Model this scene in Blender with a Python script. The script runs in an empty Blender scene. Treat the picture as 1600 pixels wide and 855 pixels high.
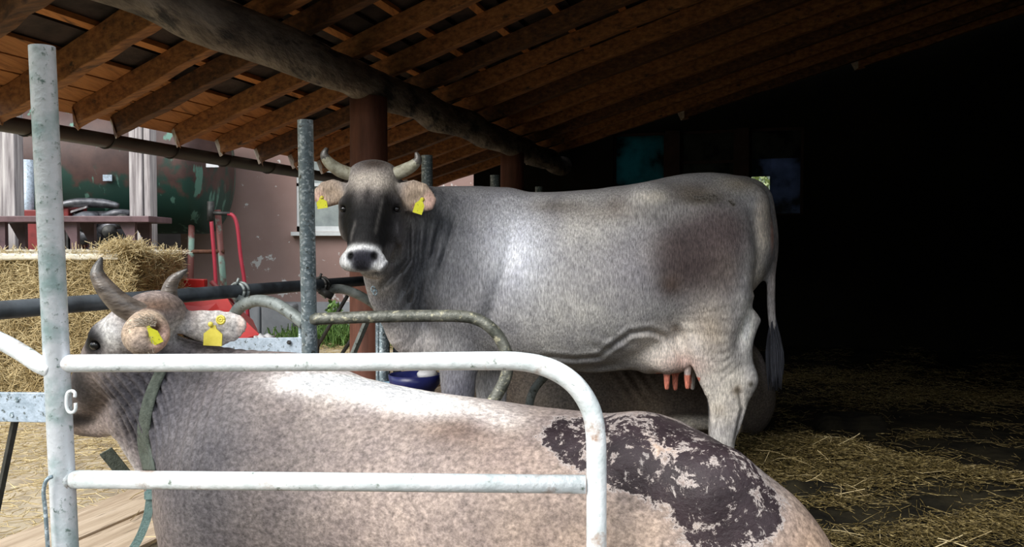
import bpy, math, random
import numpy as np
from mathutils import Vector, Matrix, Euler

C = bpy.context.scene.collection
R = math.radians
F = 1300.0                      # focal length in pixels of the 1600x855 frame
CAM_Z = 1.1
PITCH = math.atan(38.5 / F)

# ------------------------------------------------------------------ camera, sky, sun, exposure
sc = bpy.context.scene
cam_d = bpy.data.cameras.new('camera'); cam = bpy.data.objects.new('camera', cam_d); C.objects.link(cam)
cam_d.lens = F / 1600 * 36; cam_d.sensor_width = 36; cam_d.sensor_fit = 'HORIZONTAL'
cam_d.clip_start = 0.05; cam_d.clip_end = 200
cam.location = (0, 0, CAM_Z); cam.rotation_euler = (math.pi / 2 - PITCH, 0, 0)
sc.camera = cam
w = bpy.data.worlds.new('sky'); sc.world = w; w.use_nodes = True
wn = w.node_tree.nodes; wl = w.node_tree.links
bg = wn['Background']
tc = wn.new('ShaderNodeTexCoord'); sp = wn.new('ShaderNodeSeparateXYZ'); cr = wn.new('ShaderNodeValToRGB')
wl.new(tc.outputs['Generated'], sp.inputs[0]); wl.new(sp.outputs['Z'], cr.inputs[0]); wl.new(cr.outputs[0], bg.inputs['Color'])
cr.color_ramp.elements[0].position = 0.10; cr.color_ramp.elements[0].color = (0.10, 0.12, 0.10, 1)   # horizon band of the sky darkened to cut low light under the roof
cr.color_ramp.elements[1].position = 0.26; cr.color_ramp.elements[1].color = (0.86, 0.93, 1.0, 1)
bg.inputs['Strength'].default_value = 1.35
sun_d = bpy.data.lights.new('sun', 'SUN'); sun = bpy.data.objects.new('sun', sun_d); C.objects.link(sun)
sun_d.energy = 2.6; sun_d.angle = R(35); sun_d.color = (1.0, 0.96, 0.9)
sun.rotation_euler = Vector((0.50, 0.62, -0.62)).to_track_quat('-Z', 'Y').to_euler()
sun.location = (-4, -5, 7)
sc.view_settings.view_transform = 'Standard'; sc.view_settings.look = 'None'
sc.view_settings.gamma = 1; sc.view_settings.exposure = 0.5
try: sc.view_settings.use_curve_mapping = False
except Exception: pass

# ------------------------------------------------------------------ helpers
def P(px, py, Y):
    """point of the place seen at frame pixel (px, py) at distance Y in front of the camera"""
    a = (px - 800) / F; b = (427.5 - py) / F
    c, s = math.cos(PITCH), math.sin(PITCH)
    d = Vector((a, c + b * s, -s + b * c))
    return Vector((0, 0, CAM_Z)) + d * (Y / d.y)

EV = Vector((0.2855, 0.9584, 0)); EU = Vector((0.9584, -0.2855, 0))
def UV(u, v, z): return EU * u + EV * v + Vector((0, 0, z))      # u across the shed, v along the row of stalls
ROT = -math.atan2(0.2855, 0.9584)

def tag(o, label=None, cat=None, group=None, kind=None):
    if label: o['label'] = label
    if cat: o['category'] = cat
    if group: o['group'] = group
    if kind: o['kind'] = kind
    return o
def empty(name, loc, label, cat, group=None):
    o = bpy.data.objects.new(name, None); C.objects.link(o); o.location = loc; o.empty_display_size = .1
    return tag(o, label, cat, group)
def mesh_obj(name, verts, faces, mat, parent=None, smooth=True):
    me = bpy.data.meshes.new(name)
    me.from_pydata([tuple(v) for v in verts], [], faces); me.update()
    if smooth: me.polygons.foreach_set('use_smooth', [True] * len(me.polygons))
    if mat: me.materials.append(mat)
    o = bpy.data.objects.new(name, me); C.objects.link(o)
    if parent is not None:
        o.parent = parent; o.matrix_parent_inverse = Matrix.Translation(-parent.location)
    return o
class MB:
    def __init__(s): s.v = []; s.f = []
    def add(s, v, f):
        n = len(s.v); s.v += [Vector(x) for x in v]; s.f += [tuple(i + n for i in q) for q in f]; return s
    def box(s, c, size, rot=None):
        x, y, z = [k / 2 for k in size]
        m = rot.to_matrix() if isinstance(rot, Euler) else (rot if rot is not None else Matrix.Identity(3))
        vs = [Vector(c) + m @ Vector(q) for q in ((-x,-y,-z),(x,-y,-z),(x,y,-z),(-x,y,-z),(-x,-y,z),(x,-y,z),(x,y,z),(-x,y,z))]
        return s.add(vs, [(0,3,2,1),(4,5,6,7),(0,1,5,4),(1,2,6,5),(2,3,7,6),(3,0,4,7)])
    def beam(s, a, b, w_, h_, up=Vector((0, 0, 1))):
        a, b = Vector(a), Vector(b); d = (b - a); L = d.length; d.normalize()
        side = d.cross(up).normalized(); u2 = side.cross(d)
        m = Matrix((side, d, u2)).transposed()
        return s.box((a + b) / 2, (w_, L, h_), m)
    def tube(s, pts, rad, seg=14, smooth=0, cap=True, jit=0, rng=None):
        pts = [Vector(p) for p in pts]; n = len(pts)
        if not hasattr(rad, '__len__'): rad = [rad] * n
        if smooth: pts, rad = catmull(pts, rad, smooth)
        n = len(pts); rings = []
        t0 = (pts[1] - pts[0]).normalized()
        ref = Vector((0, 0, 1)) if abs(t0.z) < .9 else Vector((1, 0, 0))
        nrm = t0.cross(ref).normalized()
        for i in range(n):
            t = (pts[min(i + 1, n - 1)] - pts[max(i - 1, 0)]).normalized()
            nrm = (nrm - t * nrm.dot(t)).normalized(); bn = t.cross(nrm)
            rr = []
            for k in range(seg):
                an = 2 * math.pi * k / seg
                r_ = rad[i] * (1 + (rng.uniform(-jit, jit) if jit else 0))
                rr.append(pts[i] + (nrm * math.cos(an) + bn * math.sin(an)) * r_)
            rings.append(rr)
        v = [p for r_ in rings for p in r_]; f = []
        for i in range(n - 1):
            for k in range(seg):
                k2 = (k + 1) % seg
                f.append((i * seg + k, i * seg + k2, (i + 1) * seg + k2, (i + 1) * seg + k))
        if cap:
            f.append(tuple(range(seg - 1, -1, -1))); f.append(tuple((n - 1) * seg + k for k in range(seg)))
        return s.add(v, f)
    def sphere(s, c, r, seg=14, rings=8):
        if not hasattr(r, '__len__'): r = (r, r, r)
        c = Vector(c); v = [c + Vector((0, 0, r[2]))]; f = []
        for i in range(1, rings):
            t = math.pi * i / rings
            for k in range(seg):
                a = 2 * math.pi * k / seg
                v.append(c + Vector((r[0] * math.sin(t) * math.cos(a), r[1] * math.sin(t) * math.sin(a), r[2] * math.cos(t))))
        v.append(c - Vector((0, 0, r[2])))
        for k in range(seg): f.append((0, 1 + k, 1 + (k + 1) % seg))
        for i in range(rings - 2):
            for k in range(seg):
                a = 1 + i * seg + k; b = 1 + i * seg + (k + 1) % seg
                f.append((a, a + seg, b + seg, b))
        L = len(v) - 1; o = 1 + (rings - 2) * seg
        for k in range(seg): f.append((L, o + (k + 1) % seg, o + k))
        return s.add(v, f)
    def build(s, name, mat, parent=None, smooth=False, bevel=0, autosm=False):
        o = mesh_obj(name, s.v, s.f, mat, parent, smooth)
        if smooth and autosm:
            for p in o.data.polygons:
                if len(p.vertices) > 4: p.use_smooth = False
        if bevel:
            b = o.modifiers.new('bevel', 'BEVEL'); b.width = bevel; b.segments = 2; b.limit_method = 'ANGLE'
        return o
def catmull(pts, rad, k):
    P_ = []; R_ = []; n = len(pts)
    for i in range(n - 1):
        p0, p1, p2, p3 = pts[max(i - 1, 0)], pts[i], pts[i + 1], pts[min(i + 2, n - 1)]
        for j in range(k):
            t = j / k
            P_.append(0.5 * ((2 * p1) + (p2 - p0) * t + (2 * p0 - 5 * p1 + 4 * p2 - p3) * t * t + (3 * p1 - p0 - 3 * p2 + p3) * t ** 3))
            R_.append(rad[i] + (rad[i + 1] - rad[i]) * t)
    P_.append(pts[-1]); R_.append(rad[-1])
    return P_, R_

# ------------------------------------------------------------------ materials
def nn(nt, typ, **kw):
    n = nt.nodes.new(typ)
    for k, v in kw.items():
        if k in n.inputs.keys(): n.inputs[k].default_value = v
        else: setattr(n, k, v)
    return n
def ramp(nt, src, stops):
    r = nt.nodes.new('ShaderNodeValToRGB'); e = r.color_ramp.elements
    while len(e) < len(stops): e.new(0.5)
    for i, (p, c) in enumerate(stops):
        e[i].position = p; e[i].color = (c, c, c, 1) if not hasattr(c, '__len__') else (*c, 1)
    nt.links.new(src, r.inputs[0]); return r
def mixc(nt, fac, a, b, blend='MIX'):
    m = nt.nodes.new('ShaderNodeMix'); m.data_type = 'RGBA'; m.blend_type = blend
    for i, x in ((0, fac), (6, a), (7, b)):
        if hasattr(x, 'is_output'): nt.links.new(x, m.inputs[i])
        else: m.inputs[i].default_value = x if i == 0 else (*x, 1)
    return m.outputs[2]
def mat(name, stops, scale=5, detail=6, rough=.8, metal=0, bump=.2, bscale=None, stretch=None, rot=None, extra=None, spec=.5, bdist=.01):
    m = bpy.data.materials.new(name); m.use_nodes = True; nt = m.node_tree; b = nt.nodes['Principled BSDF']
    tcn = nn(nt, 'ShaderNodeTexCoord'); mp = nn(nt, 'ShaderNodeMapping'); nt.links.new(tcn.outputs['Object'], mp.inputs[0])
    if stretch: mp.inputs['Scale'].default_value = stretch
    if rot: mp.inputs['Rotation'].default_value = rot
    no = nn(nt, 'ShaderNodeTexNoise', Scale=scale, Detail=detail, Roughness=.6); nt.links.new(mp.outputs[0], no.inputs['Vector'])
    col = ramp(nt, no.outputs[0], stops).outputs[0]
    if extra: col = extra(nt, mp.outputs[0], col, b)
    nt.links.new(col, b.inputs['Base Color'])
    b.inputs['Roughness'].default_value = rough; b.inputs['Metallic'].default_value = metal
    b.inputs['Specular IOR Level'].default_value = spec
    if bump:
        n2 = nn(nt, 'ShaderNodeTexNoise', Scale=bscale or scale * 3, Detail=5); nt.links.new(mp.outputs[0], n2.inputs['Vector'])
        bp = nn(nt, 'ShaderNodeBump', Strength=bump, Distance=bdist); nt.links.new(n2.outputs[0], bp.inputs['Height'])
        nt.links.new(bp.outputs[0], b.inputs['Normal'])
    return m
def flecks(col, scale, lo, hi, detail=3):
    def fn(nt, vec, c, b):
        n = nn(nt, 'ShaderNodeTexNoise', Scale=scale, Detail=detail, Roughness=.65); nt.links.new(vec, n.inputs['Vector'])
        return mixc(nt, ramp(nt, n.outputs[0], [(lo, 0.), (hi, 1.)]).outputs[0], c, col)
    return fn
def chain(*fs):
    def fn(nt, vec, c, b):
        for f_ in fs: c = f_(nt, vec, c, b)
        return c
    return fn
def vcells(col, scale, lo, hi):
    def fn(nt, vec, c, b):
        n = nn(nt, 'ShaderNodeTexVoronoi', Scale=scale); nt.links.new(vec, n.inputs['Vector'])
        s_ = nn(nt, 'ShaderNodeSeparateColor'); nt.links.new(n.outputs['Color'], s_.inputs[0])
        return mixc(nt, ramp(nt, s_.outputs[0], [(lo, 0.), (hi, 1.)]).outputs[0], c, col)
    return fn

M_white_pipe = mat('worn_white_pipe', [(.35, (.62, .67, .67)), (.6, (.86, .88, .89))], 12, rough=.42, bump=.25, bscale=60,
    extra=chain(flecks((.22, .26, .22), 45, .60, .70, 6), flecks((.30, .15, .07), 9, .58, .72, 8)))
M_post_pipe = mat('galvanised_pale_pipe', [(.38, (.42, .56, .57)), (.56, (.84, .88, .94))], 9, rough=.4, metal=.15, bump=.2, bscale=60,
    extra=chain(flecks((.20, .28, .26), 60, .58, .68, 6)))
M_galv = mat('galvanised_pipe', [(.35, (.16, .22, .25)), (.65, (.33, .40, .44))], 25, rough=.42, metal=.35, bump=.3, bscale=80,
    extra=chain(vcells((.55, .63, .68), 120, .74, .84), flecks((.07, .08, .07), 50, .58, .68, 5)))
M_moss_pipe = mat('mossy_worn_pipe', [(.35, (.07, .075, .06)), (.65, (.20, .20, .17))], 22, rough=.45, metal=.2, bump=.4, bscale=70,
    extra=chain(flecks((.50, .47, .33), 38, .55, .66, 6)))
M_arch = mat('grey_green_pipe', [(.35, (.15, .17, .16)), (.65, (.30, .33, .32))], 18, rough=.5, metal=.2, bump=.3, extra=flecks((.06, .06, .05), 50, .58, .68))
M_dark_pipe = mat('dark_feed_pipe', [(.35, (.012, .014, .017)), (.7, (.05, .06, .07))], 10, rough=.35, bump=.1)
M_plate = mat('galvanised_plate', [(.35, (.33, .40, .47)), (.65, (.52, .60, .70))], 40, rough=.5, metal=.15, bump=.2, extra=flecks((.13, .15, .15), 70, .58, .66))
M_iron = mat('dark_iron', [(.3, (.03, .032, .03)), (.7, (.09, .085, .08))], 20, rough=.55, metal=.4)
M_rust = mat('rusty_iron', [(.3, (.09, .035, .02)), (.7, (.22, .10, .06))], 20, rough=.8)
def wood(name, a, b, c=None, rough=.75, sx=(1, 12, 12), sc_=3, dark=(.03, .015, .008)):
    return mat(name, [(.3, a), (.55, b), (.75, c or b)], sc_, 8, rough=rough, bump=.5, bscale=5, stretch=sx, bdist=.006,
               extra=flecks(dark, 1.3, .60, .70, 6))
M_raft = wood('warm_rafter_wood', (.10, .034, .009), (.29, .115, .033), (.42, .185, .06))
M_raft2 = wood('brown_rafter_wood', (.035, .013, .005), (.12, .048, .015), (.24, .105, .038))
M_raft_end = wood('weathered_end_grain', (.20, .15, .11), (.42, .35, .28))
M_board = wood('orange_roof_board', (.22, .075, .018), (.40, .16, .045), sx=(12, 1, 12))
M_batten = wood('orange_batten', (.30, .10, .025), (.55, .22, .06), sx=(12, 1, 12))
M_log = mat('weathered_log', [(.3, (.05, .038, .03)), (.5, (.17, .135, .105)), (.7, (.30, .25, .20))], 2.2, 10, rough=.8, bump=.8, bscale=6, stretch=(5, 1.2, 5), bdist=.02,
            extra=flecks((.035, .03, .028), 2, .52, .62, 6))
M_post_wood = mat('red_brown_post_wood', [(.3, (.10, .035, .022)), (.7, (.26, .10, .065))], 4, 8, rough=.65, bump=.4, bscale=9, stretch=(4, 4, .6))
M_grey_wood = mat('grey_weathered_wood', [(.3, (.14, .12, .12)), (.5, (.40, .36, .36)), (.7, (.62, .58, .56))], 3, 9, rough=.85, bump=.6, bscale=8, stretch=(9, 9, .5), bdist=.01)
M_plank = mat('pale_floor_plank', [(.3, (.36, .26, .17)), (.6, (.60, .47, .34)), (.8, (.66, .54, .42))], 3, 9, rough=.85, bump=.4, stretch=(9, .8, 9), extra=flecks((.12, .08, .05), 4, .62, .72))
M_pink = mat('pink_render_wall', [(.3, (.33, .21, .185)), (.7, (.40, .27, .24))], 1.5, 6, rough=.9, bump=.1,
             extra=chain(flecks((.70, .67, .65), 1.7, .605, .62, 7), flecks((.70, .67, .65), 7, .655, .67, 4)))
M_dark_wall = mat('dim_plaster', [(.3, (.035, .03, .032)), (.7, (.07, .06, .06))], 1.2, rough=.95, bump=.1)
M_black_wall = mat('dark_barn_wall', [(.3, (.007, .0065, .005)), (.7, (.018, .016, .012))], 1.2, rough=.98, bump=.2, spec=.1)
M_conc = mat('grey_concrete', [(.3, (.25, .26, .28)), (.7, (.42, .43, .46))], 3, rough=.9, bump=.3)
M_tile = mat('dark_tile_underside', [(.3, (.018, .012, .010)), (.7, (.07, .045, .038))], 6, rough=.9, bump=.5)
M_gutter = mat('brown_gutter', [(.3, (.012, .008, .007)), (.7, (.035, .023, .02))], 6, rough=.5, bump=.05)
M_yard = mat('straw_strewn_yard', [(.3, (.30, .24, .17)), (.5, (.55, .46, .33)), (.7, (.66, .57, .43))], 7, 9, rough=.95, bump=.8, bscale=30)
M_muck = mat('dark_muck', [(.35, (.006, .0055, .004)), (.7, (.030, .025, .014))], 5, 9, rough=.9, bump=.9, bscale=12, bdist=.02, spec=.12)
M_bed = mat('stall_bedding', [(.3, (.05, .04, .025)), (.7, (.15, .115, .07))], 12, 9, rough=.95, bump=.8)
M_straw = mat('straw', [(.3, (.42, .31, .14)), (.7, (.80, .66, .38))], 9, 3, rough=.6, bump=0)
M_straw_d = mat('trampled_straw', [(.35, (.035, .024, .005)), (.52, (.13, .092, .024)), (.75, (.55, .43, .20))], 55, 3, rough=.65, bump=0)
M_hay = mat('hay_core', [(.3, (.22, .16, .07)), (.7, (.50, .40, .22))], 22, 8, rough=.95, bump=1, bscale=50)
M_hay_top = mat('pale_hay_top', [(.3, (.62, .55, .42)), (.7, (.82, .77, .66))], 12, 8, rough=.95, bump=.6)
M_grass = mat('grass_blades', [(.3, (.06, .14, .03)), (.7, (.17, .30, .07))], 9, 3, rough=.6, bump=0)
M_red = mat('red_paint', [(.3, (.55, .022, .020)), (.7, (.68, .035, .03))], 6, rough=.42, bump=.05)
M_redd = mat('dull_red_machine_paint', [(.3, (.13, .012, .012)), (.7, (.28, .025, .025))], 6, rough=.5, bump=.1)
M_hose = mat('crimson_hose', [(.3, (.38, .03, .05)), (.7, (.50, .05, .08))], 6, rough=.4, bump=0)
M_bench = mat('maroon_painted_steel', [(.3, (.07, .035, .04)), (.7, (.16, .09, .10))], 8, rough=.5, bump=.1)
M_engine = mat('greasy_engine_metal', [(.3, (.03, .03, .035)), (.7, (.22, .22, .24))], 9, rough=.4, metal=.5, bump=.3)
M_blue = mat('blue_enamel', [(.3, (.012, .016, .10)), (.7, (.03, .035, .16))], 8, rough=.3, bump=.05)
M_valve = mat('pale_blue_valve', [(.3, (.20, .36, .50)), (.7, (.33, .50, .62))], 20, rough=.5)
M_whitep = mat('white_plastic', [(.3, (.62, .62, .64)), (.7, (.78, .78, .8))], 20, rough=.4, bump=.3)
M_wframe = mat('white_window_paint', [(.3, (.62, .64, .64)), (.7, (.76, .78, .78))], 9, rough=.6, bump=.1)
M_tag = mat('yellow_ear_tag', [(.3, (.62, .60, .03)), (.7, (.74, .72, .05))], 30, rough=.4, bump=0, extra=flecks((.20, .19, .02), 130, .62, .66))
M_stud = mat('yellow_tag_stud', [(.3, (.55, .45, .05)), (.7, (.70, .60, .10))], 30, rough=.4, bump=0)
M_collar = mat('green_grey_webbing', [(.3, (.05, .062, .05)), (.7, (.12, .14, .115))], 60, rough=.8, bump=.4)
M_strap = mat('teal_webbing', [(.3, (.12, .20, .19)), (.7, (.22, .33, .31))], 60, rough=.8, bump=.4)
M_eye = mat('dark_eye', [(.3, (.006, .005, .005)), (.7, (.012, .01, .01))], 5, rough=.08, bump=0)
M_horn = mat('pale_horn', [(.35, (.24, .22, .16)), (.65, (.48, .46, .36))], 30, rough=.4, bump=.3, extra=flecks((.22, .19, .13), 25, .55, .66))
M_horn_tip = mat('dark_horn', [(.35, (.05, .045, .04)), (.65, (.14, .125, .11))], 25, rough=.3, bump=.3)
M_horn_grey = mat('grey_brown_horn', [(.35, (.055, .042, .034)), (.65, (.20, .16, .13))], 14, rough=.28, bump=.3, stretch=(1, 1, 3))
M_hoof = mat('dark_hoof', [(.3, (.03, .028, .025)), (.7, (.08, .07, .06))], 20, rough=.6)
M_tuft = mat('dark_tail_hair', [(.3, (.012, .013, .02)), (.7, (.045, .048, .065))], 40, rough=.7, bump=.8, stretch=(6, 6, .5))
def tank_extra(nt, vec, c, b):
    s_ = nn(nt, 'ShaderNodeSeparateXYZ'); g = nt.nodes.new('ShaderNodeTexCoord'); nt.links.new(g.outputs['Object'], s_.inputs[0])
    n = nn(nt, 'ShaderNodeTexNoise', Scale=5, Detail=7); nt.links.new(vec, n.inputs['Vector'])
    ma = nn(nt, 'ShaderNodeMath', operation='MULTIPLY_ADD'); nt.links.new(n.outputs[0], ma.inputs[0]); ma.inputs[1].default_value = 1.5
    nt.links.new(s_.outputs['Z'], ma.inputs[2])
    r_ = ramp(nt, ma.outputs[0], [(.48, 0.), (.66, 1.)])
    c2 = mixc(nt, r_.outputs[0], (.012, .05, .036), c)
    n3 = nn(nt, 'ShaderNodeTexNoise', Scale=9, Detail=4); mp = nn(nt, 'ShaderNodeMapping'); mp.inputs['Scale'].default_value = (1, 1, .25)
    nt.links.new(vec, mp.inputs[0]); nt.links.new(mp.outputs[0], n3.inputs['Vector'])
    return mixc(nt, ramp(nt, n3.outputs[0], [(.60, 0.), (.64, 1.)]).outputs[0], c2, (.10, .22, .17))
M_tank = mat('peeling_tank_paint', [(.3, (.045, .022, .02)), (.7, (.10, .05, .04))], 4, rough=.6, bump=.2, extra=tank_extra)
M_teal_leg = mat('peeling_teal_red_paint', [(.45, (.22, .36, .30)), (.52, (.18, .06, .05))], 3, 6, rough=.6)
def glassy(name, col, tr=.6, scale=4):
    m = bpy.data.materials.new(name); m.use_nodes = True; nt = m.node_tree; b = nt.nodes['Principled BSDF']; out = nt.nodes['Material Output']
    tcn = nn(nt, 'ShaderNodeTexCoord'); n = nn(nt, 'ShaderNodeTexNoise', Scale=scale, Detail=8); nt.links.new(tcn.outputs['Object'], n.inputs['Vector'])
    r_ = ramp(nt, n.outputs[0], [(.38, tuple(c * .12 for c in col)), (.47, tuple(c * .6 for c in col)), (.65, col)])
    t = nn(nt, 'ShaderNodeBsdfTranslucent'); nt.links.new(r_.outputs[0], t.inputs[0])
    nt.links.new(r_.outputs[0], b.inputs['Base Color']); b.inputs['Roughness'].default_value = .25
    mx = nn(nt, 'ShaderNodeMixShader'); mx.inputs[0].default_value = tr
    nt.links.new(b.outputs[0], mx.inputs[1]); nt.links.new(t.outputs[0], mx.inputs[2]); nt.links.new(mx.outputs[0], out.inputs[0])
    return m
M_pane_teal = glassy('teal_plastic_pane', (.03, .14, .155), .75)
M_pane_dim = glassy('dusty_dim_pane', (.05, .05, .04), .7)
M_pane_blue = glassy('dirty_blue_pane', (.12, .145, .21), .75, 3)
M_glass = mat('grey_window_glass', [(.3, (.22, .25, .25)), (.7, (.42, .46, .45))], 5, rough=.15, bump=0)

def coat_mat(name, crust=(.035, .026, .030), crack=(.62, .55, .52), hair=(1, 1, 1), mud=True, hs=90):
    """cow coat: regional colour comes from the 'coat' attribute, hair streaks, speckle and dried dung on top"""
    m = bpy.data.materials.new(name); m.use_nodes = True; nt = m.node_tree; b = nt.nodes['Principled BSDF']
    at = nn(nt, 'ShaderNodeAttribute', attribute_name='coat'); tcn = nn(nt, 'ShaderNodeTexCoord')
    mp = nn(nt, 'ShaderNodeMapping'); mp.inputs['Scale'].default_value = hair; nt.links.new(tcn.outputs['Object'], mp.inputs[0])
    n1 = nn(nt, 'ShaderNodeTexNoise', Scale=hs, Detail=4, Roughness=.7); nt.links.new(mp.outputs[0], n1.inputs['Vector'])
    n2 = nn(nt, 'ShaderNodeTexNoise', Scale=9, Detail=8, Roughness=.7); nt.links.new(tcn.outputs['Object'], n2.inputs['Vector'])
    v1 = ramp(nt, n1.outputs[0], [(.3, .45), (.5, .92), (.68, 1.45)]).outputs[0]
    v2 = ramp(nt, n2.outputs[0], [(.3, (.74, .73, .76)), (.7, (1.18, 1.16, 1.12))]).outputs[0]
    c = mixc(nt, 1., at.outputs['Color'], v1, 'MULTIPLY'); c = mixc(nt, 1., c, v2, 'MULTIPLY')
    b.inputs['Roughness'].default_value = .6; b.inputs['Specular IOR Level'].default_value = .2
    
    hgt = n1.outputs[0]
    if mud:
        sep = nn(nt, 'ShaderNodeAttribute', attribute_name='mud')
        n3 = nn(nt, 'ShaderNodeTexNoise', Scale=20, Detail=10, Roughness=.8, Distortion=.35); nt.links.new(tcn.outputs['Object'], n3.inputs['Vector'])
        ma = nn(nt, 'ShaderNodeMath', operation='ADD'); nt.links.new(n3.outputs[0], ma.inputs[0]); nt.links.new(sep.outputs['Fac'], ma.inputs[1])
        fm = ramp(nt, ma.outputs[0], [(.94, 0.), (.975, 1.)]).outputs[0]
        fr = ramp(nt, ma.outputs[0], [(.90, 0.), (.945, 1.), (.96, 0.)]).outputs[0]
        cc = ramp(nt, n2.outputs[0], [(.35, tuple(k * .7 for k in crust)), (.65, tuple(k * 1.5 for k in crust))]).outputs[0]
        c = mixc(nt, fr, c, crack)
        n4 = nn(nt, 'ShaderNodeTexNoise', Scale=34, Detail=7, Roughness=.75, Distortion=.5); nt.links.new(tcn.outputs['Object'], n4.inputs['Vector'])
        cc = mixc(nt, ramp(nt, n4.outputs[0], [(.605, 0.), (.66, 1.)]).outputs[0], cc, tuple(k * .7 for k in crack))
        c = mixc(nt, fm, c, cc)
        rr = nn(nt, 'ShaderNodeMapRange'); nt.links.new(fm, rr.inputs[0]); rr.inputs[3].default_value = .62; rr.inputs[4].default_value = .42
        nt.links.new(rr.outputs[0], b.inputs['Roughness'])
    nt.links.new(c, b.inputs['Base Color'])
    bp = nn(nt, 'ShaderNodeBump', Strength=.6, Distance=.005); nt.links.new(hgt, bp.inputs['Height'])
    bp2 = nn(nt, 'ShaderNodeBump', Strength=.35, Distance=.012); nt.links.new(n2.outputs[0], bp2.inputs['Height']); nt.links.new(bp.outputs[0], bp2.inputs['Normal'])
    nt.links.new(bp2.outputs[0], b.inputs['Normal'])
    return m

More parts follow.
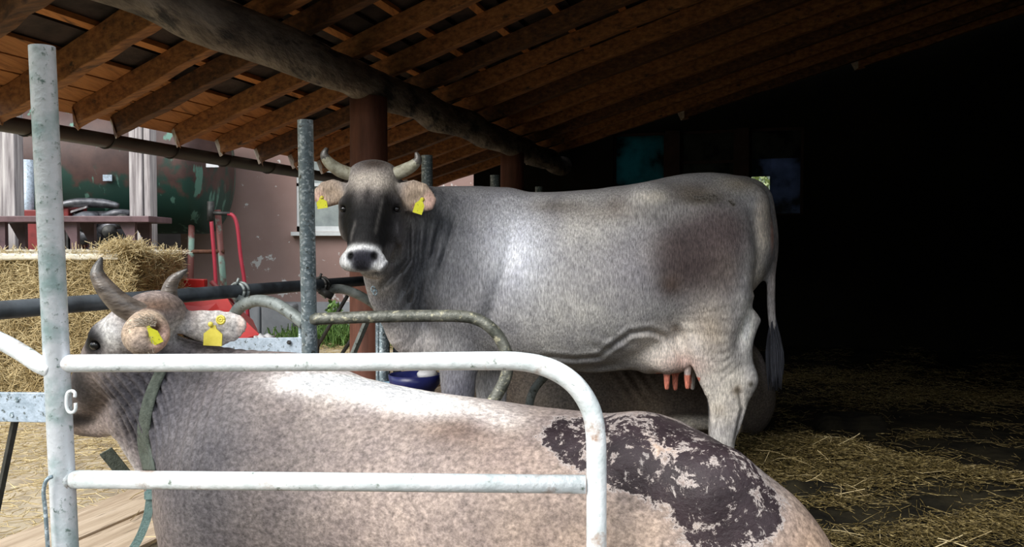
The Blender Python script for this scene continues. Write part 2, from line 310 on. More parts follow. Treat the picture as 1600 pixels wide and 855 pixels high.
# ------------------------------------------------------------------ sculpting by distance fields (one continuous animal body)
class Sculpt:
    def __init__(s): s.ops = []; s.post = []
    def tube(s, pts, a, b, side=(0, 1, 0), k=.05, sub=False, sm=3):
        pts = [Vector(p) for p in pts]
        n = len(pts); a = list(a) if hasattr(a, '__len__') else [a] * n; b = list(b) if hasattr(b, '__len__') else [b] * n
        if sm > 1 and n > 2:
            q, a2 = catmull(pts, a, sm); _, b2 = catmull(pts, b, sm)
        else: q, a2, b2 = pts, a, b
        q = np.array([tuple(p) for p in q]); a2 = np.array(a2); b2 = np.array(b2); m = max(a2.max(), b2.max())
        s.ops.append(('t', q, a2, b2, np.array(side, float), k, sub, q.min(0) - m, q.max(0) + m)); return s
    def ell(s, c, r, k=.05, sub=False, rot=None):
        c = np.array(tuple(c), float); r = np.array(r, float)
        m = np.array((Euler(rot).to_matrix() if rot is not None else Matrix.Identity(3)), float)
        s.ops.append(('e', c, r, m, None, k, sub, c - r.max(), c + r.max())); return s
    def ev(s, p):
        d = np.full(len(p), .6, np.float64)
        for op in s.ops:
            k, sub, lo, hi = op[5:9]; mg = k + .07
            idx = np.nonzero(np.all((p > lo - mg) & (p < hi + mg), axis=1))[0]
            if not len(idx): continue
            x = p[idx]
            if op[0] == 'e':
                q = (x - op[1]) @ op[3]; k0 = np.linalg.norm(q / op[2], axis=1); k1 = np.linalg.norm(q / op[2] ** 2, axis=1) + 1e-9
                dd = k0 * (k0 - 1) / k1
            else:
                _, q, A, B, side = op[:5]; dd = np.full(len(x), 9.)
                for i in range(len(q) - 1):
                    ab = q[i + 1] - q[i]; L2 = ab @ ab
                    if L2 < 1e-12: continue
                    t = np.clip(((x - q[i]) @ ab) / L2, 0, 1); ax = ab / math.sqrt(L2)
                    sv = side - ax * (side @ ax); sv /= np.linalg.norm(sv) + 1e-9; uv = np.cross(ax, sv)
                    o = x - (q[i] + t[:, None] * ab); ra = A[i] + (A[i + 1] - A[i]) * t; rb = B[i] + (B[i + 1] - B[i]) * t
                    qs, qu, qa = o @ sv, o @ uv, o @ ax; rm = np.minimum(ra, rb)
                    k0 = np.sqrt((qs / ra) ** 2 + (qu / rb) ** 2 + (qa / rm) ** 2)
                    k1 = np.sqrt((qs / ra ** 2) ** 2 + (qu / rb ** 2) ** 2 + (qa / rm ** 2) ** 2) + 1e-9
                    dd = np.minimum(dd, k0 * (k0 - 1) / k1)
            c = d[idx]
            if sub:
                e = -dd; h = np.maximum(k - np.abs(c - e), 0) / k; d[idx] = np.maximum(c, e) + h * h * k * .25
            else:
                h = np.maximum(k - np.abs(c - dd), 0) / k; d[idx] = np.minimum(c, dd) - h * h * k * .25
        for f_ in s.post: d = d + f_(p)
        return d
    def mesh(s, h):
        lo = np.min([o[7] for o in s.ops if not o[6]], 0) - .06; hi = np.max([o[8] for o in s.ops if not o[6]], 0) + .06
        H = 4 * h; n = np.ceil((hi - lo) / H).astype(int) + 1
        g = [lo[i] + H * np.arange(n[i]) for i in range(3)]
        G = np.stack(np.meshgrid(*g, indexing='ij'), -1).reshape(-1, 3)
        dc = s.ev(G).reshape(n)
        near = np.abs(dc) < H * 2.6
        for ax in range(3):
            near = near | np.roll(near, 1, ax) | np.roll(near, -1, ax)
        N = n * 4
        Dn = np.repeat(np.repeat(np.repeat(np.sign(dc) * .1, 4, 0), 4, 1), 4, 2).astype(np.float32)
        M_ = np.repeat(np.repeat(np.repeat(near, 4, 0), 4, 1), 4, 2)
        ii = np.argwhere(M_)
        out = np.empty(len(ii))
        for a in range(0, len(ii), 400000):
            out[a:a + 400000] = s.ev(lo + ii[a:a + 400000] * h)
        Dn[ii[:, 0], ii[:, 1], ii[:, 2]] = out
        # naive surface nets
        S = Dn < 0
        cs = np.zeros(tuple(N - 1), np.int8)
        for dx in (0, 1):
            for dy in (0, 1):
                for dz in (0, 1): cs += S[dx:N[0] - 1 + dx, dy:N[1] - 1 + dy, dz:N[2] - 1 + dz]
        act = np.argwhere((cs > 0) & (cs < 8)); idm = np.full(tuple(N - 1), -1, np.int32); idm[act[:, 0], act[:, 1], act[:, 2]] = np.arange(len(act))
        acc = np.zeros((len(act), 3)); cnt = np.zeros(len(act))
        cor = [(x, y, z) for x in (0, 1) for y in (0, 1) for z in (0, 1)]
        for a in cor:
            for ax in range(3):
                if a[ax]: continue
                b = list(a); b[ax] = 1
                va = Dn[act[:, 0] + a[0], act[:, 1] + a[1], act[:, 2] + a[2]]; vb = Dn[act[:, 0] + b[0], act[:, 1] + b[1], act[:, 2] + b[2]]
                m = (va < 0) != (vb < 0); t = np.where(m, va / np.where(m, va - vb, 1), 0)
                pos = np.tile(np.array(a, float), (len(act), 1)); pos[:, ax] += t
                acc[m] += pos[m]; cnt[m] += 1
        V = lo + (act + acc / cnt[:, None]) * h
        Fs = []
        for ax in range(3):
            o1, o2 = (ax + 1) % 3, (ax + 2) % 3
            sl0 = [slice(1, N[i] - 1) for i in range(3)]; sl1 = list(sl0); sl0[ax] = slice(0, N[ax] - 1); sl1[ax] = slice(1, N[ax])
            A_, B_ = S[tuple(sl0)], S[tuple(sl1)]; e = np.argwhere(A_ != B_); base = e.copy()
            for i in range(3):
                if i != ax: base[:, i] += 1
            def cell(d1, d2):
                c_ = base.copy(); c_[:, o1] -= d1; c_[:, o2] -= d2
                return idm[c_[:, 0], c_[:, 1], c_[:, 2]]
            q = np.stack([cell(1, 1), cell(0, 1), cell(0, 0), cell(1, 0)], 1)
            flip = ~A_[e[:, 0], e[:, 1], e[:, 2]]
            q[flip] = q[flip][:, ::-1]; Fs.append(q)
        Fa = np.concatenate(Fs); Fa = Fa[(Fa >= 0).all(1)]
        e = 1e-3; d0 = s.ev(V)
        gr = np.stack([s.ev(V + np.eye(3)[i] * e) - d0 for i in range(3)], 1) / e
        gn = np.maximum(np.linalg.norm(gr, axis=1), .4)
        V = V - np.clip(d0 / gn, -h * .6, h * .6)[:, None] * gr / gn[:, None]
        return V, Fa, gr / gn[:, None]
def np_mesh(name, V, Fa, mt, parent, col=None, mudv=None):
    me = bpy.data.meshes.new(name); me.vertices.add(len(V)); me.vertices.foreach_set('co', V.astype(np.float32).ravel())
    me.loops.add(Fa.size); me.loops.foreach_set('vertex_index', Fa.astype(np.int32).ravel())
    me.polygons.add(len(Fa)); me.polygons.foreach_set('loop_start', np.arange(0, Fa.size, Fa.shape[1], dtype=np.int32))
    try: me.polygons.foreach_set('loop_total', np.full(len(Fa), Fa.shape[1], np.int32))
    except Exception: pass
    me.update(calc_edges=True); me.validate()
    me.polygons.foreach_set('use_smooth', np.ones(len(me.polygons), bool))
    if mt: me.materials.append(mt)
    if col is not None:
        a = me.attributes.new('coat', 'FLOAT_COLOR', 'POINT'); a.data.foreach_set('color', np.concatenate([col, np.ones((len(col), 1))], 1).astype(np.float32).ravel())
    if mudv is not None:
        a = me.attributes.new('mud', 'FLOAT', 'POINT'); a.data.foreach_set('value', mudv.astype(np.float32))
    o = bpy.data.objects.new(name, me); C.objects.link(o)
    if parent is not None: o.parent = parent; o.matrix_parent_inverse = Matrix.Translation(-parent.location)
    return o
def blob(V, c, r, power=2):
    """soft mask: 1 at c falling to 0 beyond the radii r"""
    q = (V - np.array(tuple(c))) / np.array(r); return np.exp(-np.sum(q * q, 1) ** (power / 2))
def groove(p, pts, Y, wd, dp, ymax):
    """a crease pressed into the skin along a polyline"""
    q = np.array([tuple(P(x, y, Y)) for x, y in pts])[:, [0, 2]]; x = p[:, [0, 2]]; best = np.full(len(p), 9.); sp_ = np.zeros(len(p))
    for i in range(len(q) - 1):
        ab = q[i + 1] - q[i]; t = np.clip(((x - q[i]) @ ab) / (ab @ ab), 0, 1); dd = np.linalg.norm(x - q[i] - t[:, None] * ab, axis=1)
        m = dd < best; best[m] = dd[m]; sp_[m] = (i + t[m]) / (len(q) - 1)
    dp = dp * np.clip(np.sin(math.pi * np.clip(sp_, .001, .999)) * 1.8, 0, 1)
    g_ = dp * np.exp(-(best / wd) ** 2) - dp * .35 * np.exp(-((best - 2.2 * wd) / wd) ** 2)
    return g_ * (p[:, 1] < ymax)
def deepen(c): return np.clip(np.clip(c, 0, 1) ** 1.55 * 1.48, 0, .88)
def lay(col, m, c): return col + (np.array(c) - col) * np.clip(m, 0, 1)[:, None]

# ================================================================== SETTING
def hgt(x, y):
    """uneven litter on the alley floor"""
    h = 0.02 * np.sin(3.1 * x + 1.3 * y) * np.sin(2.3 * y - x) + .012 * np.sin(9 * x + 2) * np.sin(8 * y)
    for (cx, cy, r, a) in ((1.62, 4.05, .28, .13), (1.74, 3.62, .22, .10), (2.05, 3.55, .25, .08), (1.9, 3.02, .4, .07), (1.25, 4.3, .3, .06), (2.6, 4.1, .3, .05)):
        h = h + a * np.exp(-((x - cx) ** 2 + (y - cy) ** 2) / r ** 2)
    return h
def floor_patch():
    u = np.linspace(-.12, 6.2, 170); v = np.linspace(.6, 10, 240); U, W = np.meshgrid(u, v, indexing='ij')
    X = EU.x * U + EV.x * W; Y = EU.y * U + EV.y * W; Z = hgt(X, Y) + .012
    V = np.stack([X, Y, Z], -1).reshape(-1, 3); n2 = len(v); i = np.arange(len(u) - 1)[:, None] * n2 + np.arange(n2 - 1)[None]
    Fa = np.stack([i, i + n2, i + n2 + 1, i + 1], -1).reshape(-1, 4)
    return np_mesh('floor', V, Fa, M_muck, None)
tag(floor_patch(), kind='structure')
M_apron = mat('dark_low_bounce_ground', [(.3, (.018, .015, .012)), (.7, (.045, .038, .03))], 4, 8, rough=.95, bump=.5)  # unseen ground before the shed, kept dark to cut bounce on the roof
g = MB().box((0, 6, -.10), (60, 60, .12)).build('ground', M_yard); tag(g, kind='structure')
g = MB().beam(UV(14.4, -30, -.055), UV(14.4, 12, -.055), 33, .05).build('ground', M_apron); tag(g, kind='structure')
M_bounce_cut = mat('bounce_cut_ground', [(.3, (.02, .035, .012)), (.7, (.045, .07, .025))], 4, 8, rough=.95, bump=.5)  # dark ground out of view, added to keep yard bounce off the roof
g = MB().beam(UV(-17.6, -30, -.055), UV(-17.6, 9.5, -.055), 25, .05).build('ground', M_bounce_cut); tag(g, kind='structure')
g = MB().beam(UV(-3.6, -30, -.055), UV(-3.6, 1.2, -.055), 3, .05).build('ground', M_bounce_cut); tag(g, kind='structure')
b = MB()
b.beam(UV(-1.13, -1, -.02), UV(-1.13, 10, -.02), 2.05, .06); o = b.build('stall_floor', M_bed); tag(o, kind='structure')

# roof
SL = .247; SKEW = .274; UB = -2.27
def zr(u): return 2.20 + SL * (u - UB)          # underside of the rafters
V0, V1 = 2.35, 9.7
def roofslab(name, u0, u1, off, th, mt, corr=False):
    vs = []; fs = []
    for (dz) in (off, off + th):
        for (u, v) in ((u0, V0), (u1, V0), (u1, V1), (u0, V1)): vs.append(UV(u, v, zr(u) + dz))
    fs = [(3, 2, 1, 0), (4, 5, 6, 7), (0, 1, 5, 4), (1, 2, 6, 5), (2, 3, 7, 6), (3, 0, 4, 7)]
    return mesh_obj(name, vs, fs, mt, None, False)
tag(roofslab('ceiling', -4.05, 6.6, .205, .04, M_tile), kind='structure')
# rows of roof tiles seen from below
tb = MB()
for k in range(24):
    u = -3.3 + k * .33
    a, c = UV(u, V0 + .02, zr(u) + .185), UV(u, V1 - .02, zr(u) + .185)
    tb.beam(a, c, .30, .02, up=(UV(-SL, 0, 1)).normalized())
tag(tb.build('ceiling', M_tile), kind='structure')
# eave boards
ORD = ['first', 'second', 'third', 'fourth', 'fifth', 'sixth', 'seventh', 'eighth', 'ninth', 'tenth', 'eleventh', 'twelfth', 'thirteenth', 'fourteenth', 'fifteenth', 'sixteenth', 'seventeenth', 'eighteenth', 'nineteenth', 'twentieth']
for k in range(4):
    u = -3.92 + k * .17
    o = MB().beam(UV(u, V0, zr(u) + .155), UV(u, V1, zr(u) + .155), .162, .024, up=(UV(-SL, 0, 1)).normalized()).build('roof_board', M_board, bevel=.003)
    tag(o, 'long orange roof board on the rafter tails, %s in from the gutter' % ORD[k], 'roof board', 'boards along the eave')
for k in range(20):
    u = -3.05 + k * .36
    o = MB().beam(UV(u, V0, zr(u) + .156), UV(u, V1, zr(u) + .156), .05, .03, up=(UV(-SL, 0, 1)).normalized()).build('roof_batten', M_batten)
    tag(o, 'thin orange batten over the rafters, %s up the roof from the eave' % ORD[k], 'batten', 'battens under the tiles')
rng = random.Random(5)
rv = [3.0, 3.52, 4.02, 4.34, 4.90, 5.41, 5.94, 6.43] + [6.43 + .5 * k for k in range(1, 12)]
for i, v in enumerate(rv):
    w_ = rng.uniform(.065, .085); h_ = .13 if i != 1 else .16
    u0 = -3.98 + rng.uniform(-.05, .05); u1 = min(6.1, -3.93 + (v - 2.32) / SKEW)
    if v - SKEW * (u0 + 3.93) > 9.6: u0 = -3.93 + (v - 9.6) / SKEW
    n = 26; vs = []
    def rp_(u, s_, z): return UV(u, v - SKEW * (u + 3.93) + s_ * w_ / 2 + wig, z)
    for j in range(n + 1):
        u = u0 + (u1 - u0) * (j / n) ** 1.4
        wig = rng.uniform(-.006, .006) if i != 3 else rng.uniform(-.015, .015)
        lo = zr(u) + .145 - h_ + (rng.uniform(-.006, .006) if 0 < j < n else 0)
        jj = .03 if j == 0 else 0; sk = .10 if j == 0 else 0
        vs += [rp_(u + jj + sk, -1, lo), rp_(u + jj, 1, lo), rp_(u - jj, 1, zr(u) + .143), rp_(u - jj + sk, -1, zr(u) + .143)]
    fs = [(0, 1, 2, 3), tuple(n * 4 + k for k in (3, 2, 1, 0))]
    for j in range(n):
        for k in range(4):
            k2 = (k + 1) % 4; fs.append((j * 4 + k, (j + 1) * 4 + k, (j + 1) * 4 + k2, j * 4 + k2))
    o = mesh_obj('rafter', vs, fs, M_raft if i % 3 else M_raft2, None, False)
    o.data.materials.append(M_raft_end); o.data.polygons[0].material_index = 1
    bv = o.modifiers.new('bevel', 'BEVEL'); bv.width = .006; bv.segments = 2; bv.limit_method = 'ANGLE'; bv.angle_limit = R(50)
    if i < 9: tag(o, 'sloping orange-brown timber rafter, %s from the left along the eave' % ORD[i], 'rafter', 'rafters of the shed roof')
    else: tag(o, 'dim timber rafter in the dark far part of the shed roof', 'rafter', 'far rafters of the shed roof')
# log beam
rb = random.Random(3)
pts = [UV(UB + .02 * math.sin(k * 1.7), V0 + k * (9.76 - V0) / 22, 2.088 + .012 * math.sin(k * 2.3)) for k in range(23)]
rad = [.112 + rb.uniform(-.008, .008) for _ in pts]
o = MB().tube(pts, rad, 28, smooth=3, jit=.015, rng=rb).build('log_beam', M_log, smooth=True, autosm=True)
tag(o, 'long weathered round log beam carrying the rafters', 'beam')
for (v, lab) in ((4.59, 'reddish round timber post rising behind the head of the standing cow'), (7.63, 'dim round timber post under the far end of the log beam')):
    pts = [UV(UB, v, z) for z in (-.0, .5, 1.0, 1.5, 2.01)]
    o = MB().tube(pts, [.125, .12, .118, .114, .112], 28, smooth=3, jit=.01, rng=rb).build('timber_post', M_post_wood, smooth=True, autosm=True)
    tag(o, lab, 'post')
# gutter: half-round trough with brackets
gut = empty('roof_gutter', UV(-4.09, 5, 1.8), 'dark brown half-round gutter running along the eave', 'gutter')
prof = [(.082 * math.cos(a), .082 * math.sin(a)) for a in np.linspace(math.pi, 2 * math.pi, 13)] + [(.076 * math.cos(a), .076 * math.sin(a)) for a in np.linspace(2 * math.pi, math.pi, 13)]
vs = []; n = len(prof)
for v in (1.9, 10.4): vs += [UV(-4.09 + a, v, 1.84 + b_) for a, b_ in prof]
fs = [(k, (k + 1) % n, n + (k + 1) % n, n + k) for k in range(n)]
mesh_obj('trough', vs, fs, M_gutter, gut, True)
for k in range(13):
    v = 2.6 + k * .62
    pts = [UV(-4.09 + .086 * math.cos(a), v, 1.84 + .086 * math.sin(a)) for a in np.linspace(math.pi, 2 * math.pi, 10)]
    MB().tube(pts, .006, 6).build('bracket', M_gutter, gut, smooth=True)

# walls of the shed
def slab(name, u0, u1, v0, v1, z0, z1, mt):
    b_ = MB(); vs = [UV(u, v, z) for z in (z0, z1) for (u, v) in ((u0, v0), (u1, v0), (u1, v1), (u0, v1))]
    b_.add(vs, [(3, 2, 1, 0), (4, 5, 6, 7), (0, 1, 5, 4), (1, 2, 6, 5), (2, 3, 7, 6), (3, 0, 4, 7)])
    return tag(b_.build(name, mt), kind='structure')
# back wall with three window openings
VB = 9.75
def uv_of(px, py):
    # where the sight line meets the back wall
    p0 = Vector((0, 0, CAM_Z)); d = P(px, py, 1) - p0; t = VB / (d.x * EV.x + d.y * EV.y); q = p0 + d * t
    return q.x * EU.x + q.y * EU.y, q.z
wins = [(957, 1040, 203, 338), (1062, 1150, 203, 338), (1170, 1256, 200, 338)]
zt = uv_of(1170, 200)[1]; zb = uv_of(1170, 338)[1]
us = [(uv_of(a, 250)[0], uv_of(c, 250)[0]) for a, c, _, _ in wins]
_v = [UV(u, v, z) for v in (VB, VB + .2) for (u, z) in ((-3.4, 0), (us[0][0], 0), (us[0][0], zr(us[0][0]) + .2), (-3.4, zr(-3.4) + .2))]
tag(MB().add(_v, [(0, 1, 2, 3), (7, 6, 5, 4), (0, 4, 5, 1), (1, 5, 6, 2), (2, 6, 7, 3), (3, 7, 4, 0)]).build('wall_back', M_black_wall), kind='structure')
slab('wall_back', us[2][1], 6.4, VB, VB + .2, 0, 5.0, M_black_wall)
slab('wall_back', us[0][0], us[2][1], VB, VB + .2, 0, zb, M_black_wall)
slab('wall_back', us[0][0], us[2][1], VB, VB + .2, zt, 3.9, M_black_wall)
M_mull = mat('dark_red_brown_timber', [(.3, (.02, .008, .006)), (.7, (.05, .02, .015))], 6, rough=.8)
slab('wall_back', us[0][1], us[1][0], VB - .03, VB + .2, zb, zt, M_mull)
slab('wall_back', us[1][1], us[2][0], VB - .03, VB + .2, zb, zt, M_mull)
def pane(name, u0, u1, z0, z1, mt, par, dv=.1):
    vs = [UV(u, v, z) for z in (z0, z1) for (u, v) in ((u0, VB + dv), (u1, VB + dv), (u1, VB + dv + .006), (u0, VB + dv + .006))]
    return mesh_obj(name, vs, [(3, 2, 1, 0), (4, 5, 6, 7), (0, 1, 5, 4), (1, 2, 6, 5), (2, 3, 7, 6), (3, 0, 4, 7)], mt, par, False)
for k, ((u0, u1), mt) in enumerate(zip(us, (M_pane_teal, M_pane_dim, M_pane_blue))):
    fr = MB()
    for (a0, a1, b0, b1) in ((u0, u0 + .03, zb, zt), (u1 - .03, u1, zb, zt), (u0, u1, zb, zb + .03), (u0, u1, zt - .03, zt)):
        vs = [UV(u, v, z) for z in (b0, b1) for (u, v) in ((a0, VB + .07), (a1, VB + .07), (a1, VB + .13), (a0, VB + .13))]
        fr.add(vs, [(3, 2, 1, 0), (4, 5, 6, 7), (0, 1, 5, 4), (1, 2, 6, 5), (2, 3, 7, 6), (3, 0, 4, 7)])
    if k == 1:
        zc = zb + (zt - zb) * .62
        vs = [UV(u, v, z) for z in (zc, zc + .03) for (u, v) in ((u0, VB + .05), (u1, VB + .05), (u1, VB + .1), (u0, VB + .1))]
        fr.add(vs, [(3, 2, 1, 0), (4, 5, 6, 7), (0, 1, 5, 4), (1, 2, 6, 5), (2, 3, 7, 6), (3, 0, 4, 7)])
    f_ = fr.build('window_%d' % (k + 1), M_mull); tag(f_, kind='structure')
    if k < 2: pane('pane', u0 + .03, u1 - .03, zb + .03, zt - .03, mt, f_)
    else:
        ua, ub = uv_of(1171, 280)[0], uv_of(1203, 280)[0]; za, zc = uv_of(1180, 312)[1], uv_of(1180, 275)[1]
        pane('pane', ub, u1 - .03, zb + .03, zt - .34, mt, f_)
        pane('pane', u0 + .03, ub, zc, zt - .34, mt, f_)
        pane('pane', u0 + .03, ub, zb + .03, za, mt, f_)
        pane('pane', u0 + .03, u1 - .03, zt - .34, zt - .03, M_pane_dim, f_)
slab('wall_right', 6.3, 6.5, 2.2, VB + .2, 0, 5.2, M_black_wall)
slab('wall_front_blocker', 1.15, 6.5, 2.1, 2.3, 0, 5.1, M_black_wall)  # unseen wall, added to block front light from the right of the shed
slab('wall_front_blocker', -1.05, 1.15, 2.1, 2.3, 2.15, 5.0, M_black_wall)  # unseen gable panel, added to hold sky light out of the interior

# leaves outside the back window
def leafmass(name, c, r, n, size, mt, seed, parent=None):
    rs = np.random.RandomState(seed); d = rs.normal(size=(n, 3)); d /= np.linalg.norm(d, axis=1)[:, None]
    p = np.array(tuple(c)) + d * np.array(r) * rs.uniform(.6, 1, (n, 1))
    a = rs.normal(size=(n, 3)); a /= np.linalg.norm(a, axis=1)[:, None]; b_ = np.cross(a, d); b_ /= np.linalg.norm(b_, axis=1)[:, None] + 1e-9
    s_ = size * rs.uniform(.6, 1.3, (n, 1))
    V = np.stack([p - a * s_, p + b_ * s_ * .45, p + a * s_, p - b_ * s_ * .45], 1).reshape(-1, 3)
    return np_mesh(name, V, np.arange(n * 4).reshape(-1, 4), mt, parent)
M_leaf = mat('pale_green_leaves', [(.3, (.22, .30, .10)), (.7, (.60, .66, .36))], 4, rough=.7, bump=0)
bc = UV(us[2][0] + .3, VB + 3.0, 1.2)
o = leafmass('shrub', bc, (1.4, .6, 1.2), 5000, .06, M_leaf, 4)
tag(o, 'pale green bush outside, seen through the broken pane', 'bush')

# ---------------- the yard building on the left
YP = 11.0
def wbox(name, x0, x1, y0, y1, z0, z1, mt):
    o = MB().box(((x0 + x1) / 2, (y0 + y1) / 2, (z0 + z1) / 2), (x1 - x0, y1 - y0, z1 - z0)).build(name, mt); return tag(o, kind='structure')
def X_(px, Y): return (px - 800) / F * Y
def Z_(py, Y): return P(800, py, Y).z
xw = X_(283, YP)
wx0, wx1, wz0, wz1 = X_(464, YP), X_(545, YP), Z_(362, YP), Z_(215, YP)
wbox('wall_left', xw, wx0, YP, YP + .3, .75, 4.2, M_pink)
wbox('wall_left', wx1, 1.2, YP, YP + .3, .75, 4.2, M_pink)
wbox('wall_left', wx0, wx1, YP, YP + .3, .75, wz0, M_pink)
wbox('wall_left', wx0, wx1, YP, YP + .3, wz1, 4.2, M_pink)
wbox('wall_left', xw, 1.2, YP - .06, YP + .3, -.02, .40, M_conc)
wbox('wall_left', xw, 1.2, YP, YP + .3, .40, .75, M_pink)
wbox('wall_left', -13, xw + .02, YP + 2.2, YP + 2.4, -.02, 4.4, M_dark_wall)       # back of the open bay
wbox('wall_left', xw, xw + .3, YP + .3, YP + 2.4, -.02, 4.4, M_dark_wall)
wbox('ceiling', -13, 1.2, YP - 1.6, YP + 2.4, 4.2, 4.35, M_dark_wall)  # roof over the bay, out of view, added to darken the recess
wf = MB()
for (a0, a1, b0, b1) in ((wx0, wx0 + .07, wz0, wz1), (wx1 - .07, wx1, wz0, wz1), (wx0, wx1, wz0, wz0 + .07), (wx0, wx1, wz1 - .07, wz1), (wx0, wx1, (wz0 + wz1) / 2 - .02, (wz0 + wz1) / 2 + .02)):
    wf.box(((a0 + a1) / 2, YP + .05, (b0 + b1) / 2), (a1 - a0, .08, b1 - b0))
wf.box(((wx0 + wx1) / 2, YP - .04, wz0 - .03), (wx1 - wx0 + .1, .14, .05))
o = wf.build('window_4', M_wframe); tag(o, kind='structure')
MB().box(((wx0 + wx1) / 2, YP + .07, (wz0 + wz1) / 2), (wx1 - wx0, .01, wz1 - wz0)).build('pane', M_glass, o)
# bay posts
for (pa, pb, lab, Y) in ((-6, 33, 'grey weathered timber post at the far left of the yard bay', 8.2), (207, 241, 'grey grooved timber post between the bench and the rusty tank', 8.3)):
    t = MB(); x0, x1 = X_(pa, Y), X_(pb, Y); n = 2 if pa < 0 else 3
    for k in range(n):
        wdt = (x1 - x0) / n
        t.box((x0 + wdt * (k + .5), Y + (.0 if k % 2 else .02), 1.85), (wdt - .008, .16, 3.74))
    o = t.build('timber_post', M_grey_wood, bevel=.006); tag(o, lab, 'post')

# ---------------- straw strands
def strands(name, pos, dirs, L, wd, mt, parent=None, bend=.12, seed=1):
    rs = np.random.RandomState(seed); n = len(pos)
    d = dirs / (np.linalg.norm(dirs, axis=1)[:, None] + 1e-9)
    up = rs.normal(size=(n, 3)); sd = np.cross(d, up); sd /= np.linalg.norm(sd, axis=1)[:, None] + 1e-9
    nb = np.cross(d, sd)
    L = L[:, None]; wd = wd[:, None] * .5; bd = rs.uniform(-bend, bend, (n, 1)) * L
    rows = []
    for t in (-.5, 0, .5):
        c = pos + d * L * t + nb * bd * (1 - 4 * t * t)
        rows += [c - sd * wd, c + sd * wd, c + nb * wd * .9]
    V = np.stack(rows, 1).reshape(-1, 3); i = np.arange(n)[:, None] * 9
    f = [np.concatenate([i + a, i + b_, i + b_ + 3, i + a + 3], 1) for s_ in (0, 3) for a, b_ in ((s_, s_ + 1), (s_ + 1, s_ + 2), (s_ + 2, s_))]
    return np_mesh(name, V, np.concatenate(f), mt, parent)
def litter(name, n, xr, yr, dens, mt, seed, Lr=(.04, .16), w0=.003, tilt=.22, zoff=.015, hfun=hgt, ref=None):
    rs = np.random.RandomState(seed); x = rs.uniform(*xr, n * 8); y = rs.uniform(*yr, n * 8); p = dens(x, y) > rs.uniform(0, 1, n * 8)
    x, y = x[p][:n], y[p][:n]; m = len(x); a = rs.uniform(0, 2 * math.pi, m)
    d = np.stack([np.cos(a), np.sin(a), rs.normal(0, tilt, m)], 1)
    pos = np.stack([x, y, hfun(x, y) + zoff + np.abs(rs.normal(0, .018, m))], 1)
    return strands(name, pos, d, rs.uniform(*Lr, m), w0 * rs.uniform(.6, 1.5, m), mt, seed=seed)
def g2(x, y, cx, cy, rx, ry): return np.exp(-((x - cx) / rx) ** 2 - ((y - cy) / ry) ** 2)
def dens_right(x, y):
    d = g2(x, y, 1.50, 4.1, .45, .28) + g2(x, y, 1.35, 4.3, .4, .5) + g2(x, y, 1.78, 3.62, .30, .14) + g2(x, y, 2.15, 3.6, .35, .12) + g2(x, y, 1.75, 3.02, .8, .13) + .8 * g2(x, y, 1.35, 3.55, .2, .12)
    d += .04 * (np.sin(5 * x + y * 3) * np.sin(7 * y - 2 * x + 1) > .25) + .3 * g2(x, y, 2.35, 4.7, .2, .06) + .4 * g2(x, y, 3.2, 6.0, .9, .3)
    d += .5 * g2(x, y, 1.3, 5.6, .3, .5) + .25 * g2(x, y, 2.0, 7, 1.6, .4)
    d *= ((x * EU.x + y * EU.y) > -.1)
    return d
o = litter('straw_litter', 30000, (.7, 5), (2.4, 9), dens_right, M_straw_d, 3, Lr=(.03, .13), w0=.0032)
tag(o, 'heaps of trampled golden straw on the dark alley floor', 'straw', kind='stuff')
rs_ = np.random.RandomState(21); m_ = 170; x_ = rs_.uniform(.9, 2.6, m_); y_ = rs_.uniform(2.8, 4.6, m_); k_ = dens_right(x_, y_) > .25; x_, y_ = x_[k_], y_[k_]; m_ = len(x_)
o = strands('long_straw', np.stack([x_, y_, hgt(x_, y_) + .05], 1), np.stack([rs_.normal(0, 1, m_), rs_.normal(0, 1, m_), rs_.normal(0, .35, m_)], 1), rs_.uniform(.10, .24, m_), rs_.uniform(.0025, .0045, m_), M_straw, seed=9)
tag(o, 'long pale single stalks lying on the alley litter', 'straw', kind='stuff')
# yard straw
def dens_yard(x, y): return np.where((x * EU.x + y * EU.y) < -2.1, .35 + .65 * g2(x, y, -2.6, 5.2, 1.4, 1.3), 0)
o = litter('yard_straw', 26000, (-6, 1), (2.6, 10.5), dens_yard, M_straw, 8, Lr=(.03, .14), w0=.004, tilt=.08, zoff=-.012, hfun=lambda x, y: x * 0)
tag(o, 'loose pale straw scattered over the sunny yard ground', 'straw', kind='stuff')
# floor planks at the head of the stalls
for k, (u0, u1) in enumerate(((-2.69, -2.41), (-2.40, -2.13))):
    o = MB().box(((0, 0, 0)), (u1 - u0 - .012, 5.2, .045)).build('floor_plank', M_plank, bevel=.004)
    o.location = UV((u0 + u1) / 2, 3.9, .005); o.rotation_euler = (0, 0, ROT)
    tag(o, 'pale split floor plank under the feed rail, ' + ('edging the yard' if k == 0 else 'nearer the stalls'), 'plank', 'planks at the head of the stalls')

# ================================================================== STALL FRAMES
def cyl(name, pts, r, mt, par, sm=0, seg=18): return MB().tube(pts, r, seg, smooth=sm).build(name, mt, par, smooth=True, autosm=True)
def bolt(p, n, r, par, mt=None):
    b_ = MB(); n = Vector(n).normalized(); b_.tube([Vector(p), Vector(p) + n * .008], r, 6)
    b_.tube([Vector(p) + n * .006, Vector(p) + n * .012], r * .55, 10)
    return b_.build('bolt', mt or M_galv, par)
def hollow_post(name, bot, top, r, mt, par, seg=28):
    b_ = MB(); b_.tube([bot, top], r, seg, cap=False)
    n0 = len(b_.v); d = (Vector(top) - Vector(bot)).normalized(); b_.tube([Vector(top), Vector(top) - d * .12], r * .9, seg, cap=False)
    b_.f += [(seg + k, n0 + k, n0 + (k + 1) % seg, seg + (k + 1) % seg) for k in range(seg)]
    return b_.build(name, mt, par, smooth=True)

